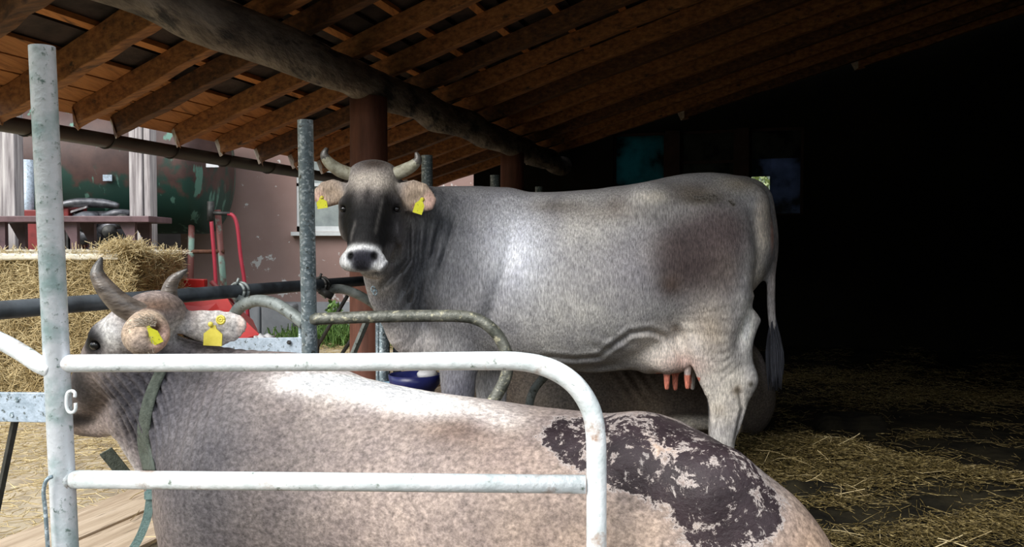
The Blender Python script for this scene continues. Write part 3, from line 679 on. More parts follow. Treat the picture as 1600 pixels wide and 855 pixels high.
# --- divider nearest the camera
Y0 = 2.05
base = P(124, 1060, Y0); base.z = 0
fr0 = empty('stall_divider', base, 'white worn pipe stall divider in front of the lying cow, nearest frame', 'stall divider', 'stall dividers')
ptop = P(65.5, 73, Y0); pb = P(102, 850, Y0); d = (pb - ptop); pbot = ptop + d * (ptop.z / -d.z)
hollow_post('post', pbot, ptop, .0300, M_post_pipe, fr0)
def post_at(py): t = (py - 73) / (850 - 73); return 65.5 + (102 - 65.5) * t
up = [P(88, 568, 2.05), P(300, 567, 2.045), P(550, 566, 2.035), P(760, 564, 2.02), P(820, 566, 2.015), P(862, 577, 2.01), P(897, 600, 2.0), P(921, 635, 2.0), P(930, 672, 1.995), P(932, 720, 1.99), P(932, 800, 1.985), P(932, 880, 1.98)]
q = up[-1].copy(); q.z = .0; up.append(Vector((q.x, q.y, .25))); up.append(q)
cyl('hoop_rail', up, [.0220] * 3 + [.0228] * 2 + [.0245] * 9, M_white_pipe, fr0, 5)
cyl('lower_rail', [P(96, 749, 2.05), P(915, 757, 1.99)], .0225, M_white_pipe, fr0)
MB().tube([P(88, 749, 2.05), P(112, 749.5, 2.05)], .0265, 18).build('weld_collar', M_white_pipe, fr0, smooth=True)
cyl('brace', [P(80, 577, 2.04), P(62, 570, 2.04), P(35, 552, 2.06), P(0, 533, 2.08), P(-40, 520, 2.1), P(-110, 525, 2.14), P(-180, 560, 2.2)], .0215, M_white_pipe, fr0, 4)
pl = MB().beam(P(92, 637, 2.035), P(-150, 634, 2.15), .010, .074).build('bracket_plate', M_plate, fr0, bevel=.002)
bolt(P(30, 624, 2.065), (0, -1, 0), .008, pl); bolt(P(22, 648, 2.07), (0, -1, 0), .008, pl)
# C hook welded to the post
ck = [P(x, y, 2.02) for x, y in ((117, 621), (117, 614), (112, 611), (106, 614), (104, 622), (104, 634), (107, 643), (113, 645), (118, 640), (118, 630))]
cyl('hook', ck, .0042, M_white_pipe, fr0, 3, 10)
cyl('latch_rod', [P(82, 745, 2.01), P(73, 750, 2.0), P(68, 768, 2.0), P(71, 800, 2.0), P(75, 860, 2.0), P(80, 930, 2.0)], .0048, M_galv, fr0, 3, 10)
cyl('rear_pipe', [P(112, 764, 2.12), P(116, 870, 2.12), P(122, 1000, 2.12)], .0085, M_galv, fr0)
MB().beam(P(24, 655, 2.1), P(-12, 830, 2.2), .012, .012 * 1.4).build('strut', M_iron, fr0)

# --- second divider (behind the lying cow)
Y1 = 3.23
base = P(484, 860, Y1); base.z = 0
fr1 = empty('stall_divider', base, 'spangled galvanised stall divider with mossy hoop before the standing cow', 'stall divider', 'stall dividers')
ptop = P(477, 188, Y1); pb = P(484, 560, Y1); d = pb - ptop; hollow_post('post', ptop + d * (ptop.z / -d.z), ptop, .0300, M_galv, fr1)
up = [P(487, 499, 3.22), P(560, 496, 3.2), P(640, 494, 3.19), P(712, 494, 3.18), P(745, 499, 3.18), P(770, 515, 3.17), P(787, 540, 3.17), P(793, 565, 3.16), P(790, 590, 3.16), P(776, 618, 3.16), P(757, 645, 3.16), P(735, 690, 3.16), P(725, 740, 3.18), P(690, 760, 3.18), P(500, 770, 3.22)]
cyl('hoop_rail', up, .0235, M_moss_pipe, fr1, 5)
cyl('arch_pipe', [P(477, 507, 3.24), P(455, 490, 3.28), P(430, 475, 3.33), P(402, 470, 3.38), P(378, 478, 3.43), P(366, 492, 3.46), P(358, 515, 3.48)], .0245, M_arch, fr1, 5)
pl = MB().beam(P(481, 541, 3.26), P(345, 542, 3.42), .012, .07).build('bracket_plate', M_plate, fr1, bevel=.002)
bolt(P(452, 535, 3.28), (0, -1, 0), .009, pl, M_iron)
cyl('rear_pipe', [P(470, 498, 3.3), P(470, 600, 3.3), P(471, 750, 3.3)], .010, M_galv, fr1)

# --- third divider behind the standing cow's neck
Y2 = 4.41
base = P(672, 700, Y2); base.z = 0
fr2 = empty('stall_divider', base, 'galvanised stall divider hidden by the standing cow, post by her right ear', 'stall divider', 'stall dividers')
def post_n(par, px, py, Y, mt=M_galv):
    t = P(px, py, Y); hollow_post('post', Vector((t.x + .01, t.y, 0)), t, .0300, mt, par)
post_n(fr2, 667, 243, Y2)
cyl('hoop_rail', [P(668, 470, 4.41), P(760, 470, 4.4), P(850, 472, 4.38), P(890, 485, 4.38), P(905, 510, 4.37), P(895, 540, 4.37), P(870, 570, 4.37), P(848, 592, 4.37), P(833, 612, 4.37), P(826, 640, 4.37), P(822, 700, 4.37)], .0225, M_arch, fr2, 5)
cyl('arch_pipe', [P(503, 462, 4.2), P(515, 453, 4.22), P(535, 452, 4.27), P(556, 459, 4.3), P(578, 471, 4.34), P(590, 482, 4.38), P(597, 500, 4.4)], .024, M_arch, fr2, 5)
cyl('rear_pipe', [P(597, 480, 4.4), P(598, 620, 4.4), P(599, 700, 4.4)], .036, M_galv, fr2)
cyl('thin_pipe', [P(590, 500, 4.3), P(590, 700, 4.3)], .009, M_galv, fr2)
MB().beam(P(578, 490, 4.45), P(528, 610, 4.6), .03, .02).build('flat_brace', M_arch, fr2)
MB().tube([P(585, 468, 4.3), P(606, 474, 4.3)], .032, 16).build('socket', M_iron, fr2, smooth=True)
for (n, px, py, Y, lab) in ((3, 773, 274, 5.59, 'fourth galvanised divider post, showing over the standing cow back'), (4, 842, 292, 6.77, 'farthest galvanised divider post, tip just above the cow back')):
    p = P(px, py, Y); p.z = 0
    fr = empty('stall_divider', p, lab, 'stall divider', 'stall dividers')
    post_n(fr, px, py, Y)
    a = Vector((p.x, p.y, 0))
    zz = .86
    cyl('hoop_rail', [a + Vector((0, 0, zz)), a + Vector((.5, 0, zz)), a + Vector((.85, -.02, zz - .02)), a + Vector((1.0, -.02, zz - .2)), a + Vector((.95, -.02, zz - .4)), a + Vector((.8, 0, .25)), a + Vector((.75, 0, 0))], .0225, M_galv, fr, 4)

# --- feed rail along the heads
S = 2.2
def rail_at(px): Y = F * S / (1187 - px); return P(px, 485 - .0808 * px, Y)
rp = [rail_at(px) for px in (-260, -100, 0, 150, 350, 480, 560)]
dv = (rp[-1] - rp[0]).normalized(); rp.append(rp[-1] + dv * 3.5)
feed = empty('feed_rail', Vector((rp[2].x, rp[2].y, 0)), 'black round feed rail running past both cows heads', 'rail')
cyl('pipe', [rp[0], rp[-1]], .0275, M_dark_pipe, feed)
for px in (371, 500):
    c = rail_at(px); b_ = MB()
    ring = [c + Vector((0, 0, 1)) * .034 * math.sin(t) + EU * .034 * math.cos(t) for t in np.linspace(0, 2 * math.pi, 17)]
    b_.tube(ring, .007, 8); b_.tube([r_ + EV * .03 for r_ in ring], .007, 8)
    b_.box(c + Vector((.03, 0, -.045)), (.07, .05, .035), Euler((0, .5, .3)))
    b_.tube([c + Vector((.0, -.01, .03)), c + Vector((.01, -.01, .055))], .006, 8)
    b_.build('clamp', M_iron if px > 400 else M_arch, feed, smooth=True)
for px, py0 in ((-200, 0), (620, 0)):
    c = rail_at(px); cyl('leg', [c, Vector((c.x, c.y, 0))], .025, M_dark_pipe, feed)

# ================================================================== COWS
def X3(v): return np.array(tuple(v))
def ear_tag(par, c, w_, h_, rot, mt=M_tag, name='ear_tag'):
    n = 8; vs = []; th = .003
    out = [(-.5, -.5), (.5, -.5), (.5, .15), (.18, .42), (.12, .62), (-.12, .62), (-.18, .42), (-.5, .15)]
    m = Euler(rot).to_matrix()
    for y in (-th, th): vs += [Vector(c) + m @ Vector((a * w_, y, b_ * h_)) for a, b_ in out]
    fs = [tuple(range(8)), tuple(range(15, 7, -1))] + [(k, k + 8, (k + 1) % 8 + 8, (k + 1) % 8) for k in range(8)]
    return mesh_obj(name, vs, fs, mt, par, False)
def hoof(par, p, dirx=-1, s=1.0):
    b_ = MB()
    for dy in (-.026, .026):
        pts = [Vector(p) + Vector((0, dy * s, .075 * s)), Vector(p) + Vector((dirx * .02 * s, dy * s, .04 * s)), Vector(p) + Vector((dirx * .045 * s, dy * s, .012 * s))]
        b_.tube(pts, [.036 * s, .040 * s, .034 * s], 14, smooth=3)
        for i, v in enumerate(b_.v):
            if v.z < .002: b_.v[i] = Vector((v.x, v.y, .002))
    return b_.build('hoof', M_hoof, par, smooth=True)
def horn(par, pts, rads, mts, split=None):
    ps, rs_ = catmull([Vector(p) for p in pts], rads, 8)
    o = MB().tube(ps, rs_, 20).build('horn', mts[0], par, smooth=True)
    if len(mts) > 1:
        o.data.materials.append(mts[1]); n = len(ps); cut = int(n * split)
        for i, pg in enumerate(o.data.polygons):
            if i // 20 >= cut + (1 if (i % 3) else 0): pg.material_index = 1
    return o

# ---------------------------------------------------------------- the standing cow
def standing_cow():
    root = empty('cow', P(930, 770, 3.85) * 1, 'standing grey cow facing the camera with black face and white muzzle', 'cow')
    root.location.z = 0
    A = lambda px: 3.95 - (px - 640) * .0003
    s = Sculpt()
    st = [(705, 306, 540, .19), (740, 302, 558, .25), (790, 305, 566, .30), (850, 308, 573, .335), (915, 304, 575, .355), (975, 298, 562, .355), (1030, 290, 528, .325), (1080, 279, 498, .285), (1110, 277, 480, .255), (1142, 281, 450, .19)]
    s.tube([P(px, (t + b_) / 2, A(px)) for px, t, b_, w_ in st], [w_ for *_, w_ in st], [(b_ - t) / 2 * A(px) / F for px, t, b_, w_ in st], k=.05, sm=3)
    # spine ridge, loin, tail head
    s.tube([P(700, 318, A(700)), P(800, 322, A(800)), P(900, 322, A(900)), P(1000, 311, A(1000)), P(1070, 297, A(1070)), P(1130, 293, A(1130)), P(1172, 303, A(1172))], [.10, .13, .15, .16, .14, .11, .07], [.045, .045, .05, .055, .055, .05, .05], k=.08)
    # hook and pin bones
    for sg in (-1, 1):
        s.ell(P(1012, 318, A(1012) + sg * .215), (.065, .06, .05), k=.10)
        s.ell(P(1178, 316, A(1178) + sg * .095), (.045, .045, .05), k=.06)
        s.tube([P(1012, 318, A(1012) + sg * .2), P(1090, 330, A(1090) + sg * .18), P(1170, 325, A(1170) + sg * .1)], [.05, .05, .045], [.06, .07, .06], k=.10)
        # shoulder blade and point of shoulder
        s.tube([P(765, 330, A(765) + sg * .13), P(748, 400, A(748) + sg * .19), P(722, 470, A(722) + sg * .19)], [.05, .07, .08], [.10, .14, .12], k=.12)
        # thigh
        s.tube([P(1102, 350, A(1105) + sg * .15), P(1104, 410, A(1112) + sg * .19), P(1120, 465, A(1120) + sg * .19), P(1118, 520, A(1118) + sg * .18), P(1122, 555, A(1122) + sg * .17)],
               [.10, .125, .115, .09, .07], [.17, .20, .165, .125, .11], k=.07)
        dx = 0 if sg < 0 else -4
        D = A(1120) + sg * .17
        s.tube([P(1120 + dx, 535, D), P(1128 + dx, 575, D), P(1138 + dx, 605, D), P(1136 + dx, 640, D), P(1129 + dx, 690, D), P(1127 + dx, 730, D), P(1126 + dx, 758, D)],
               [.075, .062, .055, .046, .036, .034, .040], [.125, .117, .108, .078, .055, .044, .05], k=.04)
        s.ell(P(1166 + dx, 596, D), (.034, .03, .045), k=.05)           # point of hock
        s.tube([P(1178 + dx, 500, D), P(1164 + dx, 545, D), P(1168 + dx, 590, D)], [.022] * 3, [.03, .02, .024], k=.06)
        # foreleg
        f0 = 716 if sg < 0 else 768; D = A(720) + sg * .145
        s.tube([P(735, 470, A(735) + sg * .17), P(f0 + 6, 520, D), P(f0, 570, D), P(f0, 620, D), P(f0 + 1, 650, D), P(f0 + 1, 700, D), P(f0, 742, D)],
               [.10, .085, .072, .058, .056, .037, .043], [.15, .12, .088, .074, .066, .042, .048], k=.05)
    # neck
    s.tube([P(603, 330, 3.66), P(640, 358, 3.74), P(680, 392, 3.84), P(725, 420, 3.93), P(775, 430, 3.92)], [.085, .105, .135, .18, .22], [.155, .215, .285, .345, .38], k=.07)
    s.tube([P(640, 312, 3.74), P(672, 312, 3.82), P(720, 318, 3.9), P(790, 325, 3.9)], [.05, .06, .09, .12], [.055, .05, .06, .06], k=.08)
    # throat and dewlap
    s.tube([P(592, 425, 3.58), P(606, 462, 3.66), P(622, 500, 3.74), P(638, 530, 3.80), P(680, 540, 3.88), P(740, 545, 3.92)], [.045, .05, .05, .06, .11, .15], [.07, .085, .075, .075, .09, .10], k=.06)
    # udder and teats
    s.tube([P(975, 550, A(975)), P(1015, 545, A(1015)), P(1050, 545, A(1050))], [.10, .15, .145], [.06, .115, .115], k=.06)
    s.ell(P(1045, 548, A(1045) - .12), (.10, .07, .10), k=.05)
    for (tx, ty, dy) in ((1042, 606, -.10), (1055, 607, -.04), (1074, 605, -.12), (1082, 606, -.02)):
        s.tube([P(tx + 1, 572, A(tx) + dy), P(tx, 592, A(tx) + dy), P(tx, ty, A(tx) + dy)], [.017, .014, .010], [.017, .014, .010], k=.012, sm=2)
    s.tube([P(880, 565, A(880) - .02), P(940, 573, A(940) - .03), P(985, 558, A(985) - .03)], [.03] * 3, [.02] * 3, k=.06)   # milk vein
    # flank hollow
    s.ell(P(965, 350, A(965) - .42), (.12, .08, .10), k=.16, sub=True)
    s.ell(P(955, 350, A(955) + .42), (.12, .08, .10), k=.16, sub=True)
    # tail
    s.tube([P(1165, 296, A(1165)), P(1190, 302, A(1190)), P(1201, 330, 3.77), P(1205, 380, 3.76), P(1205, 430, 3.76), P(1205, 480, 3.76), P(1209, 530, 3.76)], [.05, .035, .026, .02, .017, .016, .013], [.05, .035, .028, .022, .019, .018, .015], k=.04)
    # head: skull and face
    hs = (1, .1, .1)
    s.tube([P(584, 287, 3.60), P(582, 305, 3.565), P(579, 330, 3.52), P(574, 362, 3.46), P(570, 388, 3.41), P(568, 402, 3.385)],
           [.102, .112, .108, .083, .070, .074], [.085, .105, .115, .100, .080, .062], side=hs, k=.04)
    s.ell(P(583, 270, 3.62), (.10, .07, .05), k=.05)                   # poll
    for sg in (-1, 1):
        s.ell(P(579 + sg * 38, 318, 3.52), (.030, .035, .028), k=.035)   # brow over the eye
        s.ell(P(580 + sg * 34, 350, 3.56), (.045, .06, .08), k=.05)      # cheek
    s.tube([P(596, 350, 3.66), P(592, 385, 3.58), P(583, 418, 3.46), P(581, 426, 3.43)], [.075, .065, .045, .040], [.06, .05, .035, .025], side=hs, k=.04)  # lower jaw
    s.ell(P(567, 404, 3.365), (.080, .045, .043), k=.025)
    for sg in (-1, 1): s.ell(P(567 + sg * 20, 410, 3.36), (.042, .04, .036), k=.02)                # muzzle
    s.ell(P(567, 398, 3.345), (.050, .035, .032), k=.02)
    for sg in (-1, 1): s.ell(P(566 + sg * 19, 399, 3.308), (.013, .024, .011), k=.012, sub=True, rot=(0, sg * .5, 0))
    for sg in (-1, 1): s.ell(P(579 + sg * 42, 327, 3.49), (.018, .014, .012), k=.02, sub=True)
    # ears
    for pts, a_, b_ in (([P(622, 300, 3.57), P(640, 305, 3.57), P(658, 311, 3.57), P(676, 318, 3.57)], [.022, .026, .022, .012], [.036, .068, .068, .030]),
                        ([P(540, 298, 3.57), P(524, 300, 3.58), P(508, 304, 3.58), P(493, 306, 3.58)], [.022, .026, .022, .012], [.030, .055, .055, .026])):
        s.tube(pts, a_, b_, side=(0, 1, 0), k=.022)
    lines = ([(641, 343), (637, 405), (600, 453)], [(655, 340), (648, 412), (622, 472)], [(671, 335), (662, 405), (641, 452), (630, 488)], [(692, 325), (676, 393), (655, 444), (643, 500)], [(712, 330), (700, 385), (683, 430), (672, 470)])
    for i, l_ in enumerate(lines): s.post.append(lambda p, l_=l_, i=i: groove(p, l_, 3.66, .0115, .026 - .0038 * i, 3.85))
    s.post.append(lambda p: groove(p, [(930, 572), (952, 548), (985, 521), (1015, 517), (1042, 528), (1062, 552), (1074, 575)], 3.58, .012, .010, 3.8))
    s.post.append(lambda p: groove(p, [(1056, 508), (1068, 540), (1082, 580)], 3.55, .020, .012, 3.72))
    s.post.append(lambda p: groove(p, [(840, 560), (900, 566), (950, 560)], 3.6, .012, .008, 3.75))
    s.post.append(lambda p: groove(p, [(1172, 330), (1184, 400), (1172, 470), (1150, 530), (1146, 560)], 3.6, .022, .008, 3.74))
    s.post.append(lambda p: groove(p, [(1152, 600), (1160, 640), (1148, 700)], 3.6, .009, .009, 3.72))
    s.post.append(lambda p: groove(p, [(800, 340), (795, 400), (770, 480), (755, 520)], 3.6, .03, .012, 3.8))
    s.ell(P(656, 313, 3.535), (.052, .026, .040), k=.012, sub=True, rot=(0, .25, 0))
    s.ell(P(512, 306, 3.545), (.042, .022, .034), k=.012, sub=True)
    nk = X3(P(655, 400, 3.70))
    def wr(p):
        m = blob(p, nk, (.15, .25, .30), 4); q = p[:, 0] + .10 * np.sin(p[:, 2] * 5) - .30 * p[:, 2]
        w2 = blob(p, P(1125, 560, 3.6), (.09, .2, .10), 4); 
        fl = blob(p, P(960, 545, 3.5), (.14, .2, .06), 4)
        return .004 * m * (.55 - np.abs(np.sin(q * math.pi / .05))) * (1 + .4 * np.sin(q * 41)) + .0009 * w2 * np.sin(p[:, 2] * 150 + 5 * np.sin(p[:, 0] * 30)) + .003 * fl * np.sin(p[:, 2] * 80 + p[:, 0] * 30)
    s.post.append(wr)
    V, Fa, N = s.mesh(.006)
    n = len(V); c = np.tile(np.array((.40, .395, .40)), (n, 1))
    B = lambda px, py, Y, r, pw=2: blob(V, P(px, py, Y), r, pw)
    near = 3.55
    c = lay(c, B(745, 380, 3.65, (.26, .35, .35)) * .8, (.24, .245, .265))
    c = lay(c, B(680, 400, 3.75, (.18, .3, .30)) * .9, (.17, .175, .19))
    c = lay(c, B(810, 390, near, (.13, .4, .22)) * .95, (.62, .635, .68))  # bluish highlight on the ribs, painted into the coat colour
    c = lay(c, B(925, 350, near, (.12, .4, .10)) * .8, (.60, .585, .56))
    c = lay(c, B(900, 500, near, (.22, .4, .16)) * .6, (.52, .51, .49))
    c = lay(c, B(860, 545, 3.6, (.2, .4, .07)) * .6, (.58, .57, .56))
    c = lay(c, B(990, 420, near, (.16, .3, .16)) * .7, (.31, .30, .32))
    c = lay(c, B(950, 330, near, (.20, .3, .05)) * .5, (.34, .31, .28))
    c = lay(c, B(1085, 400, near, (.20, .35, .19), 4) * .97, (.175, .15, .148))
    c = lay(c, B(1075, 400, near, (.13, .35, .12), 3) * .9, (.13, .105, .105))
    c = lay(c, B(1130, 360, near, (.13, .35, .12), 3) * .85, (.20, .165, .165))
    c = lay(c, B(1045, 445, near, (.05, .3, .05)) * .8, (.15, .115, .10))
    c = lay(c, B(1130, 430, near, (.06, .3, .10)) * .5, (.28, .24, .22))
    c = lay(c, B(870, 322, 3.7, (.12, .3, .035)) * .7, (.24, .22, .20))
    c = lay(c, B(960, 320, 3.7, (.05, .3, .05)) * .4, (.24, .20, .17))
    c = lay(c, B(1015, 310, 3.65, (.07, .3, .035)) * .8, (.66, .62, .56))
    c = lay(c, B(1075, 305, 3.7, (.12, .3, .05)) * .85, (.27, .23, .19))
    c = lay(c, B(1150, 290, 3.75, (.10, .3, .04)) * .8, (.50, .45, .38))
    c = lay(c, B(1095, 312, 3.6, (.09, .2, .022)) * .8, (.12, .105, .085))
    c = lay(c, B(1185, 350, 3.7, (.05, .3, .14), 4) * .9, (.62, .57, .52))
    c = lay(c, B(1180, 440, 3.65, (.055, .3, .15), 4) * .9, (.66, .62, .58))
    c = lay(c, B(1158, 510, 3.65, (.05, .3, .12), 4) * .95, (.78, .77, .75))
    c = lay(c, B(1105, 520, near, (.10, .3, .13)) * .8, (.50, .44, .37))
    c = lay(c, B(1130, 620, near, (.14, .4, .16), 4) * .85, (.60, .57, .53))
    c = lay(c, B(1130, 720, 3.65, (.14, .4, .12), 4) * .85, (.62, .60, .57))
    c = lay(c, B(1155, 612, 3.55, (.022, .2, .022)) * .8, (.20, .16, .11))
    c = lay(c, B(1172, 600, 3.6, (.014, .2, .012)) * .8, (.10, .09, .07))
    c = lay(c, B(1128, 645, 3.55, (.03, .2, .03)) * .4, (.30, .26, .2))
    c = lay(c, B(1040, 545, 3.65, (.17, .35, .13), 4) * .9, (.70, .66, .62))
    c = lay(c, B(1065, 570, 3.65, (.09, .3, .05)) * .6, (.66, .50, .46))
    pz = P(1055, 586, 3.7).z
    tm = (V[:, 2] < pz) & (V[:, 2] > pz - .12) & (V[:, 0] > P(1030, 586, 3.7).x) & (V[:, 0] < P(1095, 586, 3.7).x) & (np.abs(V[:, 1] - 3.72) < .15) & (np.abs(N[:, 2]) < .98)
    leg = B(1128, 600, 3.65, (.085, .11, .10), 6)
    c = lay(c, (tm * 1.) * (V[:, 0] < P(1087, 590, 3.7).x), (.58, .29, .23))
    c = lay(c, B(1198, 370, 3.75, (.012, .1, .07)) * .9, (.55, .25, .18))
    # dewlap, brisket, legs
    c = lay(c, B(640, 535, 3.78, (.12, .2, .10), 4) * .9, (.62, .59, .58))
    c = lay(c, B(600, 450, 3.6, (.05, .12, .06)) * .8, (.48, .45, .42))
    c = lay(c, B(716, 610, 3.75, (.10, .12, .14), 4) * .8, (.30, .30, .34))
    c = lay(c, B(770, 620, 4.1, (.10, .16, .20), 4) * .9, (.62, .61, .62))
    c = lay(c, B(1209, 400, 3.76, (.03, .06, .30), 4) * .9, (.36, .33, .32))
    # head
    hd = B(580, 340, 3.5, (.20, .22, .30), 6)
    c = lay(c, hd, (.27, .25, .24))
    c = lay(c, B(584, 282, 3.5, (.12, .2, .055), 3) * .95, (.54, .50, .46))
    c = lay(c, B(584, 255, 3.55, (.07, .2, .028)) * .9, (.13, .105, .09))
    c = lay(c, B(577, 350, 3.42, (.075, .2, .12), 4) * .85, (.05, .048, .05))
    c = lay(c, B(575, 355, 3.42, (.085, .2, .105), 4) * .96, (.035, .034, .036))
    for sg, xx in ((-1, 543), (1, 609)):
        c = lay(c, B(xx, 338, 3.46, (.056, .14, .115), 4) * 1.0, (.016, .016, .018))
        c = lay(c, B(xx + sg * -4, 372, 3.42, (.042, .12, .06), 3) * .95, (.02, .02, .022))
    for (x0, y0, x1, y1) in ((558, 350, 552, 372), (596, 315, 590, 360)):
        for t in np.linspace(0, 1, 5): c = lay(c, B(x0 + (x1 - x0) * t, y0 + (y1 - y0) * t, 3.42, (.006, .2, .018)) * .30, (.42, .40, .38))
    c = lay(c, B(576, 310, 3.45, (.016, .2, .05)) * .7, (.05, .045, .045))
    c = lay(c, B(628, 375, 3.6, (.05, .16, .12)) * .9, (.30, .29, .30))
    mz = B(567, 405, 3.36, (.105, .12, .062), 8)
    c = lay(c, mz, (.86, .87, .88))
    c = lay(c, B(566, 402, 3.30, (.068, .10, .036), 6), (.07, .07, .09))
    c = lay(c, B(566, 415, 3.33, (.045, .10, .026), 6), (.08, .08, .095))
    for sg in (-1, 1): c = lay(c, B(566 + sg * 19, 400, 3.32, (.015, .06, .019), 4), (.005, .005, .006))
    c = lay(c, B(583, 436, 3.45, (.06, .1, .025), 4) * .9, (.66, .60, .55))
    for xx, Yc in ((656, 3.57), (512, 3.58)):
        c = lay(c, B(xx, 306, Yc, (.085, .08, .085), 8), (.46, .39, .33))
        c = lay(c, B(xx + (16 if xx > 600 else -14), 315, Yc - .02, (.03, .05, .05), 4) * .8, (.66, .50, .45))
        c = lay(c, B(xx - (8 if xx > 600 else -8), 322, Yc - .03, (.02, .03, .018), 4) * .6, (.24, .14, .10))
    mud = .20 * np.ones(n) + .24 * B(1100, 308, 3.6, (.14, .2, .03)) + .26 * B(1150, 320, 3.55, (.05, .2, .02)) - .3 * hd
    mt = coat_mat('grey_cow_coat', crust=(.05, .042, .034), crack=(.22, .20, .18), hair=(1.6, 1, .35), hs=110)
    np_mesh('body', V, Fa, mt, root, deepen(c), mud)
    # parts
    horn(root, [P(546, 272, 3.60), P(530, 266, 3.58), P(514, 254, 3.55), P(507, 242, 3.54), P(511, 231, 3.54)], [.030, .029, .024, .018, .006], (M_horn, M_horn_tip), .62)
    horn(root, [P(618, 272, 3.60), P(634, 265, 3.58), P(646, 258, 3.55), P(653, 249, 3.54), P(650, 238, 3.54)], [.030, .028, .024, .018, .006], (M_horn, M_horn_tip), .62)
    for sg in (-1, 1):
        e_ = MB().sphere(P(579 + sg * 40.5, 327, 3.512), (.021, .019, .016), 18, 12).build('eye', M_eye, root, smooth=True)
    t1 = ear_tag(root, P(655, 323, 3.50), .040, .060, (0.1, .30, .1)); tag(t1, 'yellow ear tag in the right hand ear')
    MB().sphere(P(660, 312, 3.505), .010, 12, 8).build('tag_stud', M_stud, t1, smooth=True)
    t2 = ear_tag(root, P(503, 318, 3.52), .044, .042, (0.1, -.15, 0))
    MB().sphere(P(503, 309, 3.52), .009, 12, 8).build('tag_stud', M_stud, t2, smooth=True)
    for (px, Y) in ((1126, A(1120) - .17), (1140, A(1120) + .17), (716, A(720) - .145), (768, A(720) + .145)):
        q_ = P(px, 760, Y); q_.z = 0; hoof(root, q_)
    # tail switch
    b_ = MB(); rr = random.Random(2)
    for k in range(90):
        a = rr.uniform(0, 6.28); r0 = rr.uniform(0, .036); L = rr.uniform(.75, 1.0)
        p0 = P(1207, 495 + rr.uniform(-15, 30), 3.76); p1 = P(1210, 550, 3.76) + Vector((r0 * math.cos(a), r0 * math.sin(a), 0)); p2 = P(1212, 500 + 112 * L, 3.76) + Vector((r0 * .9 * math.cos(a), r0 * math.sin(a), 0))
        b_.tube([p0, p1, p2], [.006, .007, .002], 5, smooth=3)
    b_.build('tail_switch', M_tuft, root, smooth=True)
    # neck chain clasp
    ch = MB()
    for (x, y) in ((583, 452), (586, 457)):
        cc = P(x, y, 3.5); ch.tube([cc + Vector((.008 * math.cos(t), 0, .012 * math.sin(t))) for t in np.linspace(0, 6.3, 12)], .0035, 6)
    ch.build('neck_chain', M_galv, root, smooth=True)
    return root
standing_cow()

